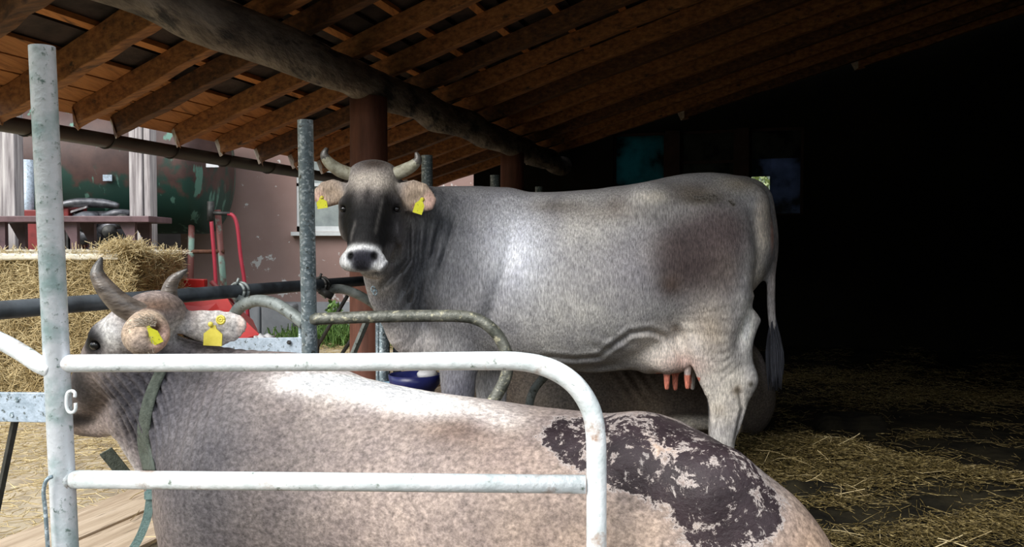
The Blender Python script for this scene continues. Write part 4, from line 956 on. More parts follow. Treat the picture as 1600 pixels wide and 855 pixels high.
# ---------------------------------------------------------------- the lying cow in front
def lying_cow():
    root = empty('cow', Vector((0, 2.5, 0)), 'grey-brown cow lying behind the white hoop, dung-caked haunch, head turned away', 'cow')
    A = lambda px: 2.78 - (px - 350) * .0006
    s = Sculpt()
    st = [(370, 600, .26), (430, 588, .31), (500, 590, .335), (570, 604, .345), (650, 620, .355), (740, 632, .365), (820, 645, .365), (900, 655, .35), (980, 664, .335), (1040, 680, .33), (1100, 722, .31), (1150, 765, .27), (1195, 805, .22)]
    C0 = []; a_ = []; b_ = []
    for px, ty, w_ in st:
        t = P(px, ty, A(px)); b = t.z / 2 + .01; C0.append(Vector((t.x, t.y, t.z / 2 - .01))); a_.append(w_); b_.append(b)
    s.tube(C0, a_, b_, k=.05)
    # back ridge
    s.tube([P(px, ty + 32, A(px)) for px, ty in ((420, 584), (500, 584), (600, 612), (720, 634), (850, 652), (960, 660), (1040, 672), (1110, 722), (1180, 770))], [.07, .09, .10, .11, .12, .12, .10, .09, .08], [.045] * 9, k=.10)
    # hooks and haunches
    s.ell(P(1035, 694, A(1035) + .10), (.075, .07, .06), k=.07)
    s.ell(P(1120, 765, A(1120) - .20), (.10, .08, .10), k=.12)
    s.tube([P(1000, 715, A(1000) - .1), P(1110, 775, A(1120) - .1), P(1180, 825, A(1210) - .08)], [.15, .16, .12], [.10, .10, .09], k=.12)
    s.ell(P(1170, 925, A(1190) - .13), (.23, .17, .24), k=.10)
    s.ell(P(1060, 980, 2.15), (.28, .14, .17), k=.10)
    # folded near hind shank and forearms
    s.tube([P(1000, 1030, 2.0), P(1150, 1075, 1.97), P(1230, 1060, 2.0)], [.06, .05, .045], [.06, .05, .045], k=.05)
    s.tube([P(330, 860, 2.7), P(300, 930, 2.6), P(280, 985, 2.5)], [.11, .08, .07], [.12, .09, .07], k=.08)
    s.tube([P(280, 985, 2.5), P(350, 1010, 2.45), P(430, 1000, 2.4)], [.06, .045, .04], [.06, .045, .04], k=.05)
    # shoulder
    s.tube([P(430, 640, A(430) - .15), P(400, 740, A(400) - .2), P(370, 840, A(370) - .18)], [.10, .12, .12], [.16, .19, .16], k=.14)
    s.ell(P(360, 790, 2.72), (.16, .2, .26), k=.12)
    # neck
    s.tube([P(450, 690, 2.72), P(380, 672, 2.76), P(318, 648, 2.80), P(262, 612, 2.81), P(222, 570, 2.79)], [.25, .20, .155, .125, .10], [.28, .25, .205, .165, .12], k=.08)
    s.tube([P(250, 550, 2.76), P(310, 563, 2.79), P(380, 582, 2.79), P(450, 590, 2.74)], [.06, .07, .09, .10], [.045, .05, .055, .05], k=.08)
    s.tube([P(205, 670, 2.85), P(240, 725, 2.84), P(285, 790, 2.80), P(320, 850, 2.76)], [.045, .06, .09, .12], [.06, .06, .08, .1], k=.09)   # dewlap
    # head
    sd = (-.62, -.78, .05)
    s.tube([P(243, 494, 2.68), P(218, 515, 2.71), P(186, 548, 2.77), P(156, 588, 2.84), P(134, 622, 2.90), P(124, 640, 2.93)], [.088, .108, .105, .080, .068, .072], [.075, .095, .105, .090, .075, .060], side=sd, k=.04)
    s.ell(P(246, 484, 2.69), (.075, .07, .042), k=.05)
    s.tube([P(232, 585, 2.80), P(200, 640, 2.85), P(165, 665, 2.91), P(138, 668, 2.94)], [.07, .055, .042, .038], [.075, .055, .04, .03], side=sd, k=.05)
    s.ell(P(160, 525, 2.69), (.035, .04, .034), k=.04)
    s.ell(P(197, 575, 2.73), (.07, .05, .075), k=.06)
    s.ell(P(122, 648, 2.93), (.075, .06, .06), k=.03)
    s.ell(P(150, 540, 2.655), (.016, .012, .014), k=.02, sub=True)
    # near ear: an open cup facing the camera
    s.tube([P(238, 500, 2.63), P(231, 512, 2.585), P(228, 522, 2.55), P(229, 530, 2.52)], [.035, .062, .070, .055], [.032, .060, .066, .050], side=(1, 0, .2), k=.02)
    s.ell(P(245, 521, 2.47), (.026, .07, .044), k=.014, sub=True, rot=(.2, .35, .25))
    # far ear, spread to the right
    s.tube([P(280, 503, 2.72), P(310, 508, 2.73), P(340, 513, 2.74), P(366, 508, 2.75), P(378, 500, 2.75)], [.024, .022, .018, .013, .008], [.032, .050, .060, .046, .022], side=(0, 1, 0), k=.02)
    nk = X3(P(215, 640, 2.70))
    def wr(p):
        m = blob(p, nk, (.15, .35, .16), 4); q = p[:, 0] + .30 * (p[:, 2] - .5) + 1.0 * (p[:, 2] - .5) ** 2
        m2 = blob(p, P(330, 640, 2.6), (.14, .35, .25), 4)
        return .016 * m * (.55 - np.abs(np.sin(q * math.pi / .036))) + .003 * m2 * np.sin(p[:, 0] * 150 + 5 * p[:, 2])
    s.post.append(wr)
    V, Fa, N = s.mesh(.0062)
    n = len(V); c = np.tile(np.array((.36, .315, .295)), (n, 1))
    B = lambda px, py, Y, r, pw=2: blob(V, P(px, py, Y), r, pw)
    c = lay(c, B(240, 640, 2.7, (.20, .5, .25), 4) * .95, (.165, .162, .18))
    c = lay(c, B(340, 720, 2.55, (.20, .5, .40), 3) * .95, (.215, .205, .215))
    c = lay(c, B(450, 800, 2.4, (.14, .4, .25)) * .7, (.24, .22, .22))
    c = lay(c, B(480, 680, 2.5, (.12, .4, .2)) * .4, (.28, .25, .24))
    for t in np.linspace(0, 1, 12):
        c = lay(c, B(470 + 310 * t, 590 + 62 * t, 2.62 - .15 * t, (.075, .14, .030 - .010 * t)) * (1 - .2 * t), (.98, .95, .93))  # pale back strip with its highlight painted into the coat colour
    c = lay(c, B(520, 630, 2.45, (.12, .2, .06)) * .5, (.52, .47, .44))
    c = lay(c, B(640, 830, 2.2, (.25, .3, .12)) * .6, (.56, .48, .44))
    c = lay(c, B(620, 700, 2.3, (.15, .3, .10)) * .35, (.46, .40, .37))
    c = lay(c, B(720, 670, 2.35, (.12, .2, .04)) * .8, (.25, .19, .16))
    c = lay(c, B(800, 720, 2.2, (.16, .25, .07)) * .5, (.50, .41, .36))
    c = lay(c, B(850, 840, 2.1, (.20, .3, .12)) * .5, (.48, .39, .33))
    c = lay(c, B(1000, 668, 2.4, (.05, .3, .035)) * .95, (.60, .47, .37))
    c = lay(c, B(1250, 850, 2.15, (.13, .4, .13), 3) * .85, (.46, .36, .29))
    c = lay(c, B(980, 850, 2.05, (.14, .3, .10)) * .7, (.46, .38, .32))
    # head colours
    c = lay(c, B(190, 515, 2.72, (.085, .3, .07), 3) * .9, (.60, .60, .60))
    c = lay(c, B(275, 515, 2.72, (.06, .1, .05), 3) * .9, (.62, .62, .62))
    c = lay(c, B(148, 533, 2.68, (.06, .14, .052), 4), (.03, .026, .03))
    c = lay(c, B(130, 600, 2.8, (.07, .3, .10), 3) * .95, (.06, .056, .06))
    c = lay(c, B(120, 650, 2.9, (.09, .12, .035), 4) * .9, (.035, .035, .04))
    c = lay(c, B(130, 683, 2.9, (.06, .2, .022), 3) * .9, (.20, .18, .18))
    for t in np.linspace(0, 1, 5): c = lay(c, B(175 + 45 * t, 693 + 38 * t, 2.86, (.045, .12, .03)) * .75, (.60, .58, .57))
    c = lay(c, B(244, 478, 2.66, (.07, .1, .03), 3) * .95, (.16, .10, .065))
    c = lay(c, B(229, 518, 2.53, (.082, .065, .080), 8), (.55, .46, .37))
    c = lay(c, B(252, 530, 2.52, (.022, .08, .06), 4) * .8, (.62, .46, .40))
    c = lay(c, B(240, 515, 2.53, (.02, .035, .035), 4) * .9, (.12, .06, .03))
    c = lay(c, B(345, 512, 2.74, (.10, .06, .075), 8), (.52, .50, .49))
    c = lay(c, B(380, 515, 2.75, (.018, .06, .06), 4) * .7, (.60, .52, .48))
    mud = .08 * np.ones(n)
    mud += .50 * B(1060, 740, 2.2, (.30, .32, .20), 4) + .30 * B(880, 690, 2.25, (.10, .25, .055), 3) + .30 * B(930, 670, 2.38, (.14, .22, .05), 3) + .25 * B(980, 720, 2.3, (.13, .22, .07), 3) + .2 * B(1190, 780, 2.2, (.1, .22, .07), 3) + .28 * B(1130, 850, 2.1, (.16, .3, .14), 3)
    mud -= .45 * B(1010, 675, 2.4, (.05, .3, .028), 3) + .5 * B(980, 850, 2.05, (.13, .25, .11), 3) + .6 * B(1255, 870, 2.15, (.13, .3, .15), 3) + .18 * B(1170, 735, 2.25, (.09, .2, .022)) + .1 * B(940, 700, 2.3, (.02, .2, .05))
    mud = np.clip(mud, -.2, .515)
    mt = coat_mat('lying_cow_coat', crust=(.032, .022, .025), crack=(.56, .49, .46), hair=(.9, .9, 1), hs=75)
    np_mesh('body', V, Fa, mt, root, deepen(c), mud)
    horn(root, [P(237, 500, 2.62), P(215, 490, 2.60), P(190, 476, 2.58), P(166, 452, 2.57), P(152, 427, 2.57), P(159, 402, 2.58)], [.038, .038, .035, .029, .021, .003], (M_horn_grey, M_horn_tip), .78)
    horn(root, [P(274, 498, 2.72), P(267, 478, 2.72), P(264, 457, 2.72), P(272, 437, 2.72), P(293, 421, 2.72)], [.034, .031, .026, .019, .003], (M_horn_grey, M_horn_tip), .80)
    MB().sphere(P(149, 540, 2.667), (.018, .014, .016), 16, 10).build('eye', M_eye, root, smooth=True)
    t1 = ear_tag(root, P(240, 525, 2.495), .034, .055, (.1, -.45, .3)); tag(t1, 'yellow tag folded inside the near ear')
    # tag backs on the far ear
    t2 = ear_tag(root, P(333, 526, 2.705), .060, .060, (0, .05, 0), M_stud); tag(t2, 'mustard tag and round stud on the far ear')
    b_ = MB(); cc = P(345, 500, 2.70)
    for r_, w_ in ((.012, .0045), (.005, .004)): b_.tube([cc + Vector((r_ * math.cos(t), 0, r_ * math.sin(t))) for t in np.linspace(0, 6.3, 20)], w_, 8)
    b_.build('tag_stud', M_stud, t2, smooth=True)
    cc = P(329, 507, 2.70); MB().sphere(cc, (.009, .006, .009), 12, 8).build('tag_stud', M_stud, t2, smooth=True)
    # long pale hair in the near ear
    rs = np.random.RandomState(3); m = 420; an = rs.uniform(.9, 5.2, m)
    ec = np.array([tuple(P(229 + 25 * math.cos(t_) * q_, 521 - 25 * math.sin(t_) * q_, 2.487 + .03 * (q_ - .6))) for t_, q_ in zip(an, rs.uniform(.55, 1.1, m))])
    dr = np.stack([np.cos(an) * .9 - .35, -.25 * np.ones(m), np.sin(an) * .7 - .45], 1) + rs.normal(0, .22, (m, 3))
    hh = strands('ear_hair', ec, dr, rs.uniform(.018, .042, m), rs.uniform(.0009, .0016, m), mat('pale_ear_hair', [(.3, (.34, .27, .20)), (.7, (.62, .54, .45))], 60, rough=.6, bump=0), root, bend=.25); tag(hh, 'long pale hair of the near ear', kind='stuff')
    # webbing collar laid on the neck (snapped to the coat)
    from mathutils.bvhtree import BVHTree
    bv = BVHTree.FromPolygons([tuple(v) for v in V], [tuple(int(k) for k in f) for f in Fa])
    line = [(258, 568), (249, 585), (240, 605), (231, 630), (226, 655), (223, 680), (225, 700), (230, 718), (234, 735)]
    pl_, _ = catmull([Vector((a, b2, 0)) for a, b2 in line], [0] * len(line), 6)
    vs = []
    o0 = Vector((0, 0, CAM_Z))
    for i, p in enumerate(pl_):
        for dx in (-9.5, -4, 4, 9.5):
            tgt = P(p.x + dx, p.y, 1); dr = (tgt - o0).normalized(); hit = bv.ray_cast(o0, dr)
            if hit[0] is None: hit = (P(p.x + dx, p.y, 2.75), Vector((0, -1, 0)))
            vs.append(hit[0] + hit[1] * .004 - dr * .008)
    # even the strap out so that it lies taut
    import itertools
    for _ in range(16):
        vn = list(vs)
        for i in range(4, len(vs) - 4): vn[i] = (vs[i - 4] + vs[i] * 2 + vs[i + 4]) / 4
        vs = vn
    fs = [(i * 4 + k, i * 4 + k + 1, i * 4 + k + 5, i * 4 + k + 4) for i in range(len(pl_) - 1) for k in range(3)]
    co = mesh_obj('collar', vs, fs, M_collar, root, True)
    sm = co.modifiers.new('solid', 'SOLIDIFY'); sm.thickness = .005; sm.offset = 1
    # buckle and two hanging strap ends
    bk = MB(); cc = P(236, 772, 2.66)
    bk.tube([P(236, 752, 2.66) + Vector((.010 * math.cos(t), 0, .012 * math.sin(t))) for t in np.linspace(0, 6.3, 12)], .003, 6)
    bkl = bk.build('buckle_ring', M_iron, co, smooth=True)
    def ribbon(pts, w_, Y, extra=False):
        st_ = MB()
        ps, _ = catmull([Vector((a, b2, 0)) for a, b2 in pts], [0] * len(pts), 5)
        for i in range(len(ps) - 1):
            a = P(ps[i].x, ps[i].y, Y); b2 = P(ps[i + 1].x, ps[i + 1].y, Y)
            st_.beam(a, a + (b2 - a) * 1.12, w_, .005, up=Vector((.3, -1, .1)))
        if extra: st_.box(P(235, 774, 2.655), (.034, .014, .024))
        return st_.build('hanging_strap', M_strap, co)
    ribbon([(236, 760), (234, 785), (229, 812), (218, 840), (205, 862)], .026, 2.66, True)
    ribbon([(238, 770), (246, 795), (257, 812), (268, 822)], .018, 2.70)
    ls = MB(); ls.beam(P(165, 705, 2.9), P(195, 742, 2.95), .045, .006, up=Vector((.2, -1, .2))); ls.build('strap_end', M_collar, co)
    for (px, py, Y) in ((1245, 1085, 2.0), (445, 1005, 2.38)):
        q_ = P(px, py, Y); q_.z = .0; hoof(root, q_, 1)
    return root
lying_cow()

# ---------------------------------------------------------------- dark cow lying in the stall beyond
def far_cow():
    root = empty('cow', Vector((.5, 5.0, 0)), 'dim brown cow lying beyond the standing cow, seen under her belly', 'cow')
    s = Sculpt()
    st = [(760, 530, .24), (830, 520, .30), (900, 524, .34), (980, 540, .35), (1050, 548, .33), (1110, 545, .30), (1150, 560, .22)]
    Ya = lambda px: 5.05 - (px - 760) * .0007
    C0 = [P(px, t, Ya(px)) for px, t, w_ in st]
    s.tube([Vector((p.x, p.y, p.z / 2)) for p in C0], [w_ for *_, w_ in st], [p.z / 2 + .01 for p in C0], k=.06)
    s.ell(P(1080, 640, 4.62), (.30, .16, .22), k=.10)                   # near thigh
    s.ell(P(1150, 600, 4.72), (.12, .14, .26), k=.10)
    s.ell(P(890, 650, 4.72), (.30, .14, .22), k=.12)
    s.tube([P(1000, 675, 4.45), P(1060, 662, 4.42), P(1110, 660, 4.42), P(1150, 668, 4.45)], [.06, .05, .04, .04], [.06, .05, .04, .04], k=.05)  # folded shank
    s.tube([P(1168, 545, 4.75), P(1182, 560, 4.70), P(1189, 590, 4.68), P(1188, 625, 4.66), P(1178, 650, 4.62)], [.05, .035, .03, .025, .02], [.04, .03, .025, .02, .02], k=.05)      # tail round the rump
    s.tube([P(770, 560, 5.1), P(800, 540, 5.35), P(850, 545, 5.5)], [.16, .13, .11], [.2, .15, .12], side=(0, 0, 1), k=.08)
    s.tube([P(850, 545, 5.5), P(890, 560, 5.5), P(940, 575, 5.48)], [.10, .09, .06], [.11, .09, .07], side=(0, 0, 1), k=.05)
    for yy in (5.4, 5.62): s.tube([P(852, 535, 5.5), P(846, 530, yy)], [.02, .02], [.04, .03], k=.03)
    s.tube([P(790, 690, 4.8), P(760, 715, 4.75), P(800, 725, 4.7)], [.07, .06, .05], [.07, .06, .05], k=.05)
    def wr(p):
        m = blob(p, P(990, 610, 4.6), (.12, .3, .2), 4); return .004 * m * np.sin(p[:, 0] * 90 + p[:, 2] * 60)
    s.post.append(wr)
    V, Fa, N = s.mesh(.011)
    n = len(V); c = np.tile(np.array((.27, .235, .205)), (n, 1)); B = lambda px, py, Y, r, pw=2: blob(V, P(px, py, Y), r, pw)
    c = lay(c, B(880, 600, 4.6, (.2, .4, .2)) * .6, (.38, .36, .34))
    c = lay(c, B(1010, 640, 4.5, (.12, .3, .1)) * .7, (.44, .37, .30))
    c = lay(c, B(1085, 662, 4.4, (.2, .1, .045), 4) * .95, (.68, .65, .60))
    c = lay(c, B(1186, 600, 4.7, (.04, .1, .2), 4) * .8, (.46, .42, .42))
    np_mesh('body', V, Fa, coat_mat('brown_cow_coat', mud=False), root, deepen(c))
    for sg in (5.44, 5.56): horn(root, [P(850, 528, sg), P(845, 515, sg + (.06 if sg > 5.5 else -.06)), P(850, 505, sg + (.08 if sg > 5.5 else -.08))], [.028, .02, .004], (M_horn_grey,))
    q_ = P(1158, 690, 4.45); q_.z = 0; hoof(root, q_, 1)
    return root
far_cow()

# ================================================================== THINGS IN THE YARD
def rounded_box_mesh(lo, hi, n, r, amp, seed):
    """lumpy block with rounded edges, as (V, F)"""
    rs = np.random.RandomState(seed); V = []; Fs = []
    lo, hi = np.array(lo), np.array(hi)
    for ax in range(3):
        for sd in (0, 1):
            o1, o2 = (ax + 1) % 3, (ax + 2) % 3; g_ = np.linspace(0, 1, n); a, b_ = np.meshgrid(g_, g_, indexing='ij')
            p = np.zeros((n, n, 3)); p[..., ax] = sd; p[..., o1] = a; p[..., o2] = b_
            base_ = len(V) and sum(len(v) for v in V); V.append((lo + (hi - lo) * p).reshape(-1, 3))
            i = np.arange(n - 1)[:, None] * n + np.arange(n - 1)[None]; q = np.stack([i, i + n, i + n + 1, i + 1], -1).reshape(-1, 4)
            if not sd: q = q[:, ::-1]
            Fs.append(q + base_)
    V = np.concatenate(V); inner = np.clip(V, lo + r, hi - r); d = V - inner; L = np.linalg.norm(d, axis=1)[:, None] + 1e-9
    V = inner + d / L * np.minimum(L, r)
    nz = sum(np.sin(V @ rs.normal(0, f, 3) + rs.uniform(0, 6)) / k for k, f in ((1, 6), (1.5, 14), (2, 30), (3, 60)))
    V = V + d / L * (nz * amp)[:, None]
    return V, np.concatenate(Fs)
bl = empty('straw_bale', Vector((-3.1, 6.5, 0)), 'big golden straw bale with pale top behind the lying cow head', 'straw bale')
x1 = X_(205, 6.0)
V, Fa = rounded_box_mesh((-5.4, 6.0, -.02), (x1, 7.0, Z_(396, 6.0)), 60, .07, .012, 5)
o = np_mesh('bale_core', V, Fa, M_hay, bl)
rs = np.random.RandomState(11); n = 15000
xx = rs.uniform(-4.4, x1 + .0, n); zz = rs.uniform(0, Z_(397, 6.0), n)
front = np.stack([xx, 5.985 + rs.uniform(-.03, .01, n), zz], 1); dr = np.stack([rs.normal(0, 1, n), rs.normal(0, .25, n), rs.normal(0, .7, n) - .1], 1)
nt_ = 5000; top = np.stack([rs.uniform(-4.4, x1, nt_), rs.uniform(5.95, 7, nt_), Z_(396, 6.0) + rs.uniform(-.01, .02, nt_)], 1); dt = np.stack([rs.normal(0, 1, nt_), rs.normal(0, 1, nt_), rs.normal(0, .08, nt_)], 1)
ne = 4000; edge = np.stack([x1 + rs.uniform(-.02, .03, ne), rs.uniform(5.96, 6.9, ne), rs.uniform(0, Z_(392, 6.0), ne)], 1); de = np.stack([rs.normal(.4, .4, ne), rs.normal(0, 1, ne), rs.normal(.0, .8, ne)], 1)
nf = 900; tuf = np.stack([x1 + rs.normal(-.08, .07, nf), rs.uniform(5.93, 6.2, nf), Z_(390, 6.0) + rs.normal(0, .025, nf)], 1); df = rs.normal(0, 1, (nf, 3)) + np.array([.6, 0, .5])
pos = np.concatenate([front, edge, tuf]); dd = np.concatenate([dr, de, df])
o = strands('loose_straw', pos, dd, rs.uniform(.05, .2, len(pos)), rs.uniform(.003, .006, len(pos)), M_straw, bl, bend=.2); tag(o, kind='stuff')
o = strands('top_straw', top, dt, rs.uniform(.04, .14, nt_), rs.uniform(.003, .006, nt_), M_hay_top, bl, bend=.1); tag(o, kind='stuff')
V, Fa = rounded_box_mesh((-5.4, 5.93, Z_(408, 6.0)), (x1 - .06, 7.0, Z_(395, 6.0)), 40, .025, .004, 6)
np_mesh('bale_top', V, Fa, M_hay_top, bl)

# steel bench and machine behind the bale
Yb = 7.4
bn = empty('steel_bench', Vector((X_(100, Yb), Yb, 0)), 'maroon steel bench standing behind the straw bale', 'bench')
MB().box((X_(60, Yb), Yb + .15, Z_(343, Yb)), (X_(242, Yb) - X_(-120, Yb), .5, .055)).build('bench_top', M_bench, bn, bevel=.006)
for px in (6, 118, 208):
    for dy in (0, .3):
        t = MB(); xa = X_(px, Yb); zt_ = Z_(347, Yb)
        t.box((xa, Yb + dy, zt_ / 2), (.06, .05, zt_)); t.add([(xa - .03, Yb + dy - .02, zt_), (xa - .12, Yb + dy - .02, zt_), (xa - .03, Yb + dy - .02, zt_ - .16), (xa - .03, Yb + dy + .02, zt_), (xa - .12, Yb + dy + .02, zt_), (xa - .03, Yb + dy + .02, zt_ - .16)], [(0, 1, 2), (5, 4, 3), (0, 3, 4, 1), (1, 4, 5, 2)])
        t.build('leg', M_bench, bn)
Ye = 8.9
en = empty('farm_machine', Vector((X_(120, Ye), Ye, 0)), 'red farm machine with greasy dark engine behind the bench', 'machine')
def eb(px0, py0, px1, py1, dep, mt, name='panel', y=Ye, bev=.01):
    xa, xb = X_(px0, y), X_(px1, y); za, zb_ = Z_(py1, y), Z_(py0, y)
    return MB().box(((xa + xb) / 2, y + dep / 2, (za + zb_) / 2), (xb - xa, dep, zb_ - za)).build(name, mt, en, bevel=bev)
eb(36, 328, 78, 400, .5, M_redd, 'side_panel'); eb(92, 320, 108, 400, .4, M_redd, 'side_panel'); eb(36, 400, 200, 440, .6, M_redd, 'chassis')
for px in (95, 103, 111): eb(px, 345, px + 4, 395, .06, M_iron, 'grille_bar', Ye - .05, .002)
eb(112, 330, 196, 398, .4, M_engine, 'engine_block', Ye + .05, .03)
MB().tube([P(88, 322, Ye), P(120, 317, Ye), P(160, 318, Ye), P(185, 322, Ye)], [.03, .05, .05, .03], 12, smooth=4).build('exhaust_cover', M_engine, en, smooth=True)
t = MB()
for (a, b_, r_) in (((118, 350), (150, 345), .09), ((150, 365), (190, 350), .05), ((160, 340), (205, 335), .045), ((125, 375), (150, 370), .10), ((165, 385), (200, 378), .05)):
    t.tube([P(*a, Ye - .1), P((a[0] + b_[0]) / 2, (a[1] + b_[1]) / 2 - 4, Ye - .16), P(*b_, Ye - .1)], r_, 14, smooth=4)
t.build('cylinder_head', M_engine, en, smooth=True)
for (x, y) in ((130, 352), (170, 362), (190, 345)): MB().tube([P(x, y, Ye - .2), P(x + 2, y, Ye - .28)], .07, 20).build('pulley', M_iron, en, smooth=True)
MB().add([P(110, 330, Ye - .1), P(135, 322, Ye - .1), P(150, 320, Ye + .3), P(118, 326, Ye + .3), P(110, 333, Ye - .1), P(135, 325, Ye - .1), P(150, 323, Ye + .3), P(118, 329, Ye + .3)], [(0, 1, 2, 3), (7, 6, 5, 4), (0, 4, 5, 1), (1, 5, 6, 2), (2, 6, 7, 3), (3, 7, 4, 0)]).build('cover_plate', M_grey_wood, en)
cyl('exhaust_pipe', [P(44, 400, Ye + .3), P(44, 250, Ye + .3)], .06, M_plate, en)
for px in (55, 185):
    t = MB(); cc = Vector((X_(px, Ye), Ye + .1, .45)); ring = [cc + Vector((.32 * math.cos(a), 0, .32 * math.sin(a))) for a in np.linspace(0, 2 * math.pi, 25)]
    t.tube(ring, .12, 12); t.tube([cc + Vector((0, -.1, 0)), cc + Vector((0, .1, 0))], .2, 20); t.build('wheel', M_iron, en, smooth=True)

# tank on a stand
Yt = 10.1
tk = empty('liquid_tank', Vector((X_(250, Yt), Yt, 0)), 'rusty green peeling tank lying on pipe legs by the pink wall', 'tank')
rT = .80; zc = Z_(372, Yt) + rT + .05; xe = X_(322, Yt)
t = MB(); pts = [Vector((X_(-260, Yt), Yt, zc)), Vector((X_(100, Yt), Yt, zc)), Vector((xe, Yt, zc))]; rr_ = [rT] * 3
for a in np.linspace(.15, 1.5, 10): pts.append(Vector((xe + .26 * math.sin(a), Yt, zc))); rr_.append(rT * math.cos(a))
t.tube(pts, rr_, 48)
tb_ = t.build('tank_shell', M_tank, None, smooth=True)
tb_.data.transform(Matrix.Translation(Vector((0, 0, -zc)))); tb_.location = (0, 0, zc); tb_.parent = tk; tb_.matrix_parent_inverse = Matrix.Translation(-tk.location)
lb = eb_ = MB().box(P(332, 258, Yt - .79), (.14, .012, .05)).build('label_plate', M_whitep, tk)
MB().box(P(168, 278, Yt - .80), (.10, .012, .07)).build('label_plate', M_plate, tk)
for (a, b_) in (((300, 318), (295, 470)), ((340, 328), (356, 470)), ((150, 330), (146, 470)), ((20, 330), (16, 470))):
    p0, p1 = P(*a, Yt - .35), P(*b_, Yt - .35); p1.z = 0; MB().tube([p0, p1], .036, 16).build('leg', M_teal_leg, tk, smooth=True)
MB().tube([P(240, 394, Yt - .36), P(350, 393, Yt - .36)], .025, 12).build('crossbar', M_rust, tk, smooth=True)
MB().tube([P(329, 315, Yt - .5), P(329, 345, Yt - .5)], .04, 12).tube([P(329, 333, Yt - .5), P(360, 334, Yt - .5)], .022, 12).build('valve', M_iron, tk, smooth=True)
o = MB().tube([P(330, 343, Yt - .5), P(333, 380, Yt - .5), P(336, 420, Yt - .5), P(338, 470, Yt - .5)], .022, 12, smooth=4).build('hose', M_hose, tk, smooth=True)
o = MB().tube([P(356, 334, Yt - .5), P(365, 338, Yt - .5), P(371, 355, Yt - .5), P(376, 400, Yt - .5), P(382, 440, Yt - .5), P(388, 500, Yt - .5)], .022, 12, smooth=4).build('hose', M_hose, tk, smooth=True)

# red hand barrow
Yr = 7.0
hb = empty('wheelbarrow', Vector((X_(320, Yr), Yr, 0)), 'bright red steel barrow tray behind the feed rail', 'wheelbarrow')
def poly(name, pts, mt, par, th=.012):
    n = len(pts); ps = [P(*p) for p in pts]; nr = (ps[1] - ps[0]).cross(ps[2] - ps[0]).normalized() * th
    vs = ps + [p + nr for p in ps]; fs = [tuple(range(n)), tuple(range(2 * n - 1, n - 1, -1))] + [(k, k + n, (k + 1) % n + n, (k + 1) % n) for k in range(n)]
    return mesh_obj(name, vs, fs, mt, par, False)
poly('tray_side', [(282, 476, 6.7), (352, 460, 6.8), (366, 485, 6.75), (300, 506, 6.6)], M_red, hb)
poly('tray_floor', [(300, 506, 6.6), (366, 485, 6.75), (405, 522, 6.5), (330, 545, 6.4)], M_red, hb)
poly('tray_side', [(352, 460, 6.8), (340, 452, 7.2), (395, 500, 7.1), (405, 522, 6.5), (366, 485, 6.75)], M_red, hb)
poly('tray_side', [(245, 455, 6.9), (352, 448, 7.0), (352, 462, 6.8), (282, 478, 6.7)], M_red, hb)
MB().beam(P(196, 443, 7.0), P(252, 440, 7.0), .08, .085).build('tray_rim', M_red, hb, bevel=.008)
MB().beam(P(252, 441, 7.0), P(322, 443, 7.0), .08, .07).build('tray_rim', M_red, hb, bevel=.008)
MB().tube([P(224, 440, 7.0), P(228, 415, 7.0), P(232, 400, 7.1)], .022, 10, smooth=3).build('handle', M_red, hb, smooth=True)
MB().tube([P(330, 440, 7.1), P(360, 470, 7.1), P(400, 540, 7.1)], .02, 10).build('frame_tube', M_redd, hb, smooth=True)
t = MB(); cc = P(300, 540, 6.9); cc.z = .2; t.tube([cc + Vector((.16 * math.cos(a), 0, .16 * math.sin(a))) for a in np.linspace(0, 2 * math.pi, 25)], .04, 10); t.tube([cc + Vector((0, -.05, 0)), cc + Vector((0, .05, 0))], .05, 12); t.build('wheel', M_iron, hb, smooth=True)
# crumpled plastic sheet on the ground
V, Fa = rounded_box_mesh(tuple(P(392, 534, 6.4) + Vector((0, 0, -.12))), tuple(P(436, 520, 6.6)), 24, .05, .02, 9)
o = np_mesh('plastic_bag', V, Fa, M_whitep, None); tag(o, 'crumpled white plastic bag beside the red barrow', 'bag')
# grass at the foot of the pink wall
rs = np.random.RandomState(4); n = 3500
gx = rs.uniform(X_(420, 10), X_(640, 10), n); gy = rs.uniform(9.4, 10.9, n); pos = np.stack([gx, gy, rs.uniform(0, .1, n)], 1)
m = rs.uniform(0, 1, n) < np.clip((gx - X_(430, 10)) / 1.0, .1, 1)
o = strands('grass_strip', pos[m], np.stack([rs.normal(0, .4, m.sum()), rs.normal(0, .3, m.sum()), np.ones(m.sum())], 1), rs.uniform(.1, .26, m.sum()), rs.uniform(.008, .02, m.sum()), M_grass, bend=.2)
tag(o, 'green grass growing along the foot of the pink wall', 'grass', kind='stuff')
# sprig of weed
pl_ = empty('weed', P(522, 505, 9.4), 'small leafy green weed in front of the concrete wall base', 'plant'); pl_.location.z = 0
MB().tube([Vector((pl_.location.x, 9.4, 0)), Vector((pl_.location.x - .02, 9.4, .25)), P(520, 474, 9.4)], [.008, .006, .003], 6, smooth=3).build('stem', M_grass, pl_, smooth=True)
leafmass('foliage', P(521, 482, 9.4), (.09, .09, .10), 60, .04, M_grass, 6, pl_)
# concrete blocks
for k, (a, b_) in enumerate(((372, 410), (412, 462))):
    Y = 10.6; xa, xb = X_(a, Y), X_(b_, Y)
    o = MB().box(((xa + xb) / 2, Y, .19), (xb - xa, .3, .42)).build('concrete_block', M_conc, bevel=.03)
    tag(o, ('grey concrete block at the foot of the wall, left of two' if k == 0 else 'grey concrete block at the foot of the wall, right of two'), 'block', 'concrete blocks')
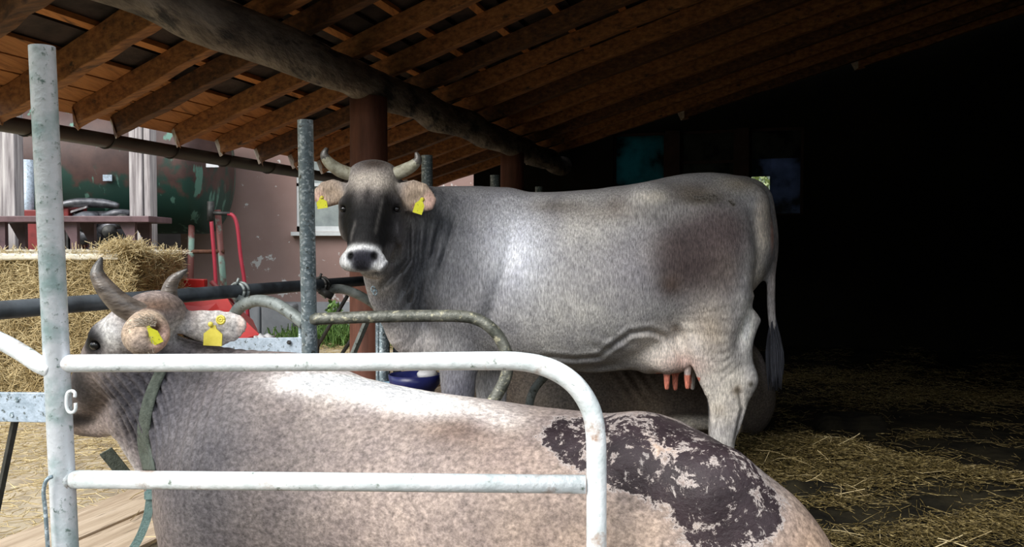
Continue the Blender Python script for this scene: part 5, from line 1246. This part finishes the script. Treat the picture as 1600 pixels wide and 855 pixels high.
# field rake frame behind the second arch
hr = empty('rack_frame', P(520, 560, 5.4), 'thin dark iron rack leaning behind the second feed arch', 'rack'); hr.location.z = 0
for (a, b_) in (((543, 462), (497, 540)), ((497, 530), (494, 575)), ((566, 505), (535, 552)), ((535, 552), (505, 600)), ((572, 575), (548, 605))):
    MB().tube([P(*a, 5.2), P(*b_, 5.2)], .012, 10).build('bar', M_iron, hr, smooth=True)
for px in (500, 548):
    q_ = P(px, 600, 5.2); MB().tube([q_, Vector((q_.x, q_.y, 0))], .012, 10).build('bar', M_iron, hr, smooth=True)

# drinking bowl
Yd = 4.25
db = empty('drinking_bowl', P(645, 610, Yd), 'dark blue enamel drinking bowl with pale valve by the standing cow forelegs', 'drinking bowl')
prof = [(.0, -.06), (.06, -.06), (.10, -.045), (.128, -.01), (.135, .04), (.128, .04), (.12, -.0), (.09, -.035), (0, -.045)]
cc = P(648, 597, Yd); vs = []; fs = []; sg = 32
for (r_, z_) in prof:
    for k in range(sg): a = 2 * math.pi * k / sg; vs.append(cc + Vector((r_ * math.cos(a), r_ * .9 * math.sin(a), z_)))
for i in range(len(prof) - 1):
    for k in range(sg): fs.append((i * sg + k, i * sg + (k + 1) % sg, (i + 1) * sg + (k + 1) % sg, (i + 1) * sg + k))
mesh_obj('bowl', vs, fs, M_blue, db)
MB().tube([P(617, 592, Yd), P(617, 612, Yd)], .028, 16).tube([P(617, 600, Yd), P(600, 600, Yd + .1)], .014, 10).build('valve', M_valve, db, smooth=True)
MB().sphere(P(668, 585, Yd - .02), (.055, .05, .028), 18, 10).build('float', M_whitep, db, smooth=True)
MB().tube([P(640, 610, Yd), P(655, 618, Yd), P(640, 640, Yd + .1)], .014, 10).tube([P(648, 605, Yd), Vector((P(648, 605, Yd).x, Yd, 0))], .02, 10).build('stand_pipe', M_iron, db, smooth=True)

# unlit fluorescent batten hung under the roof, far right of the log
lt = empty('tube_light', P(1265, 8, 7.4), 'thin unlit fluorescent tube under the dark roof', 'lamp')
MB().tube([P(1243, 19, 7.4), P(1290, -6, 7.3)], .013, 12).build('tube', mat('pale_tube', [(.3, (.4, .4, .4)), (.7, (.5, .5, .5))], 3, rough=.3, bump=0), lt, smooth=True)
MB().beam(P(1240, 15, 7.42), P(1293, -12, 7.32), .04, .04).build('housing', M_black_wall, lt)
# dung-dark clods in the litter
rc = random.Random(8)
for k, (x, y, r_, lab) in enumerate(((1.35, 3.62, .17, 'dark wet clod of muck beside the lying cow haunch'), (2.0, 4.9, .22, 'low dark muck heap in the alley beyond the straw'), (1.35, 5.0, .2, 'black muck heap below the tail of the standing cow'))):
    V, Fa = rounded_box_mesh((x - r_, y - r_ * .7, -.04), (x + r_, y + r_ * .7, .07 + .06 * (k > 0)), 26, .09, .012, 20 + k)
    o = np_mesh('muck_clod', V, Fa, M_muck, None); tag(o, lab, 'clod')
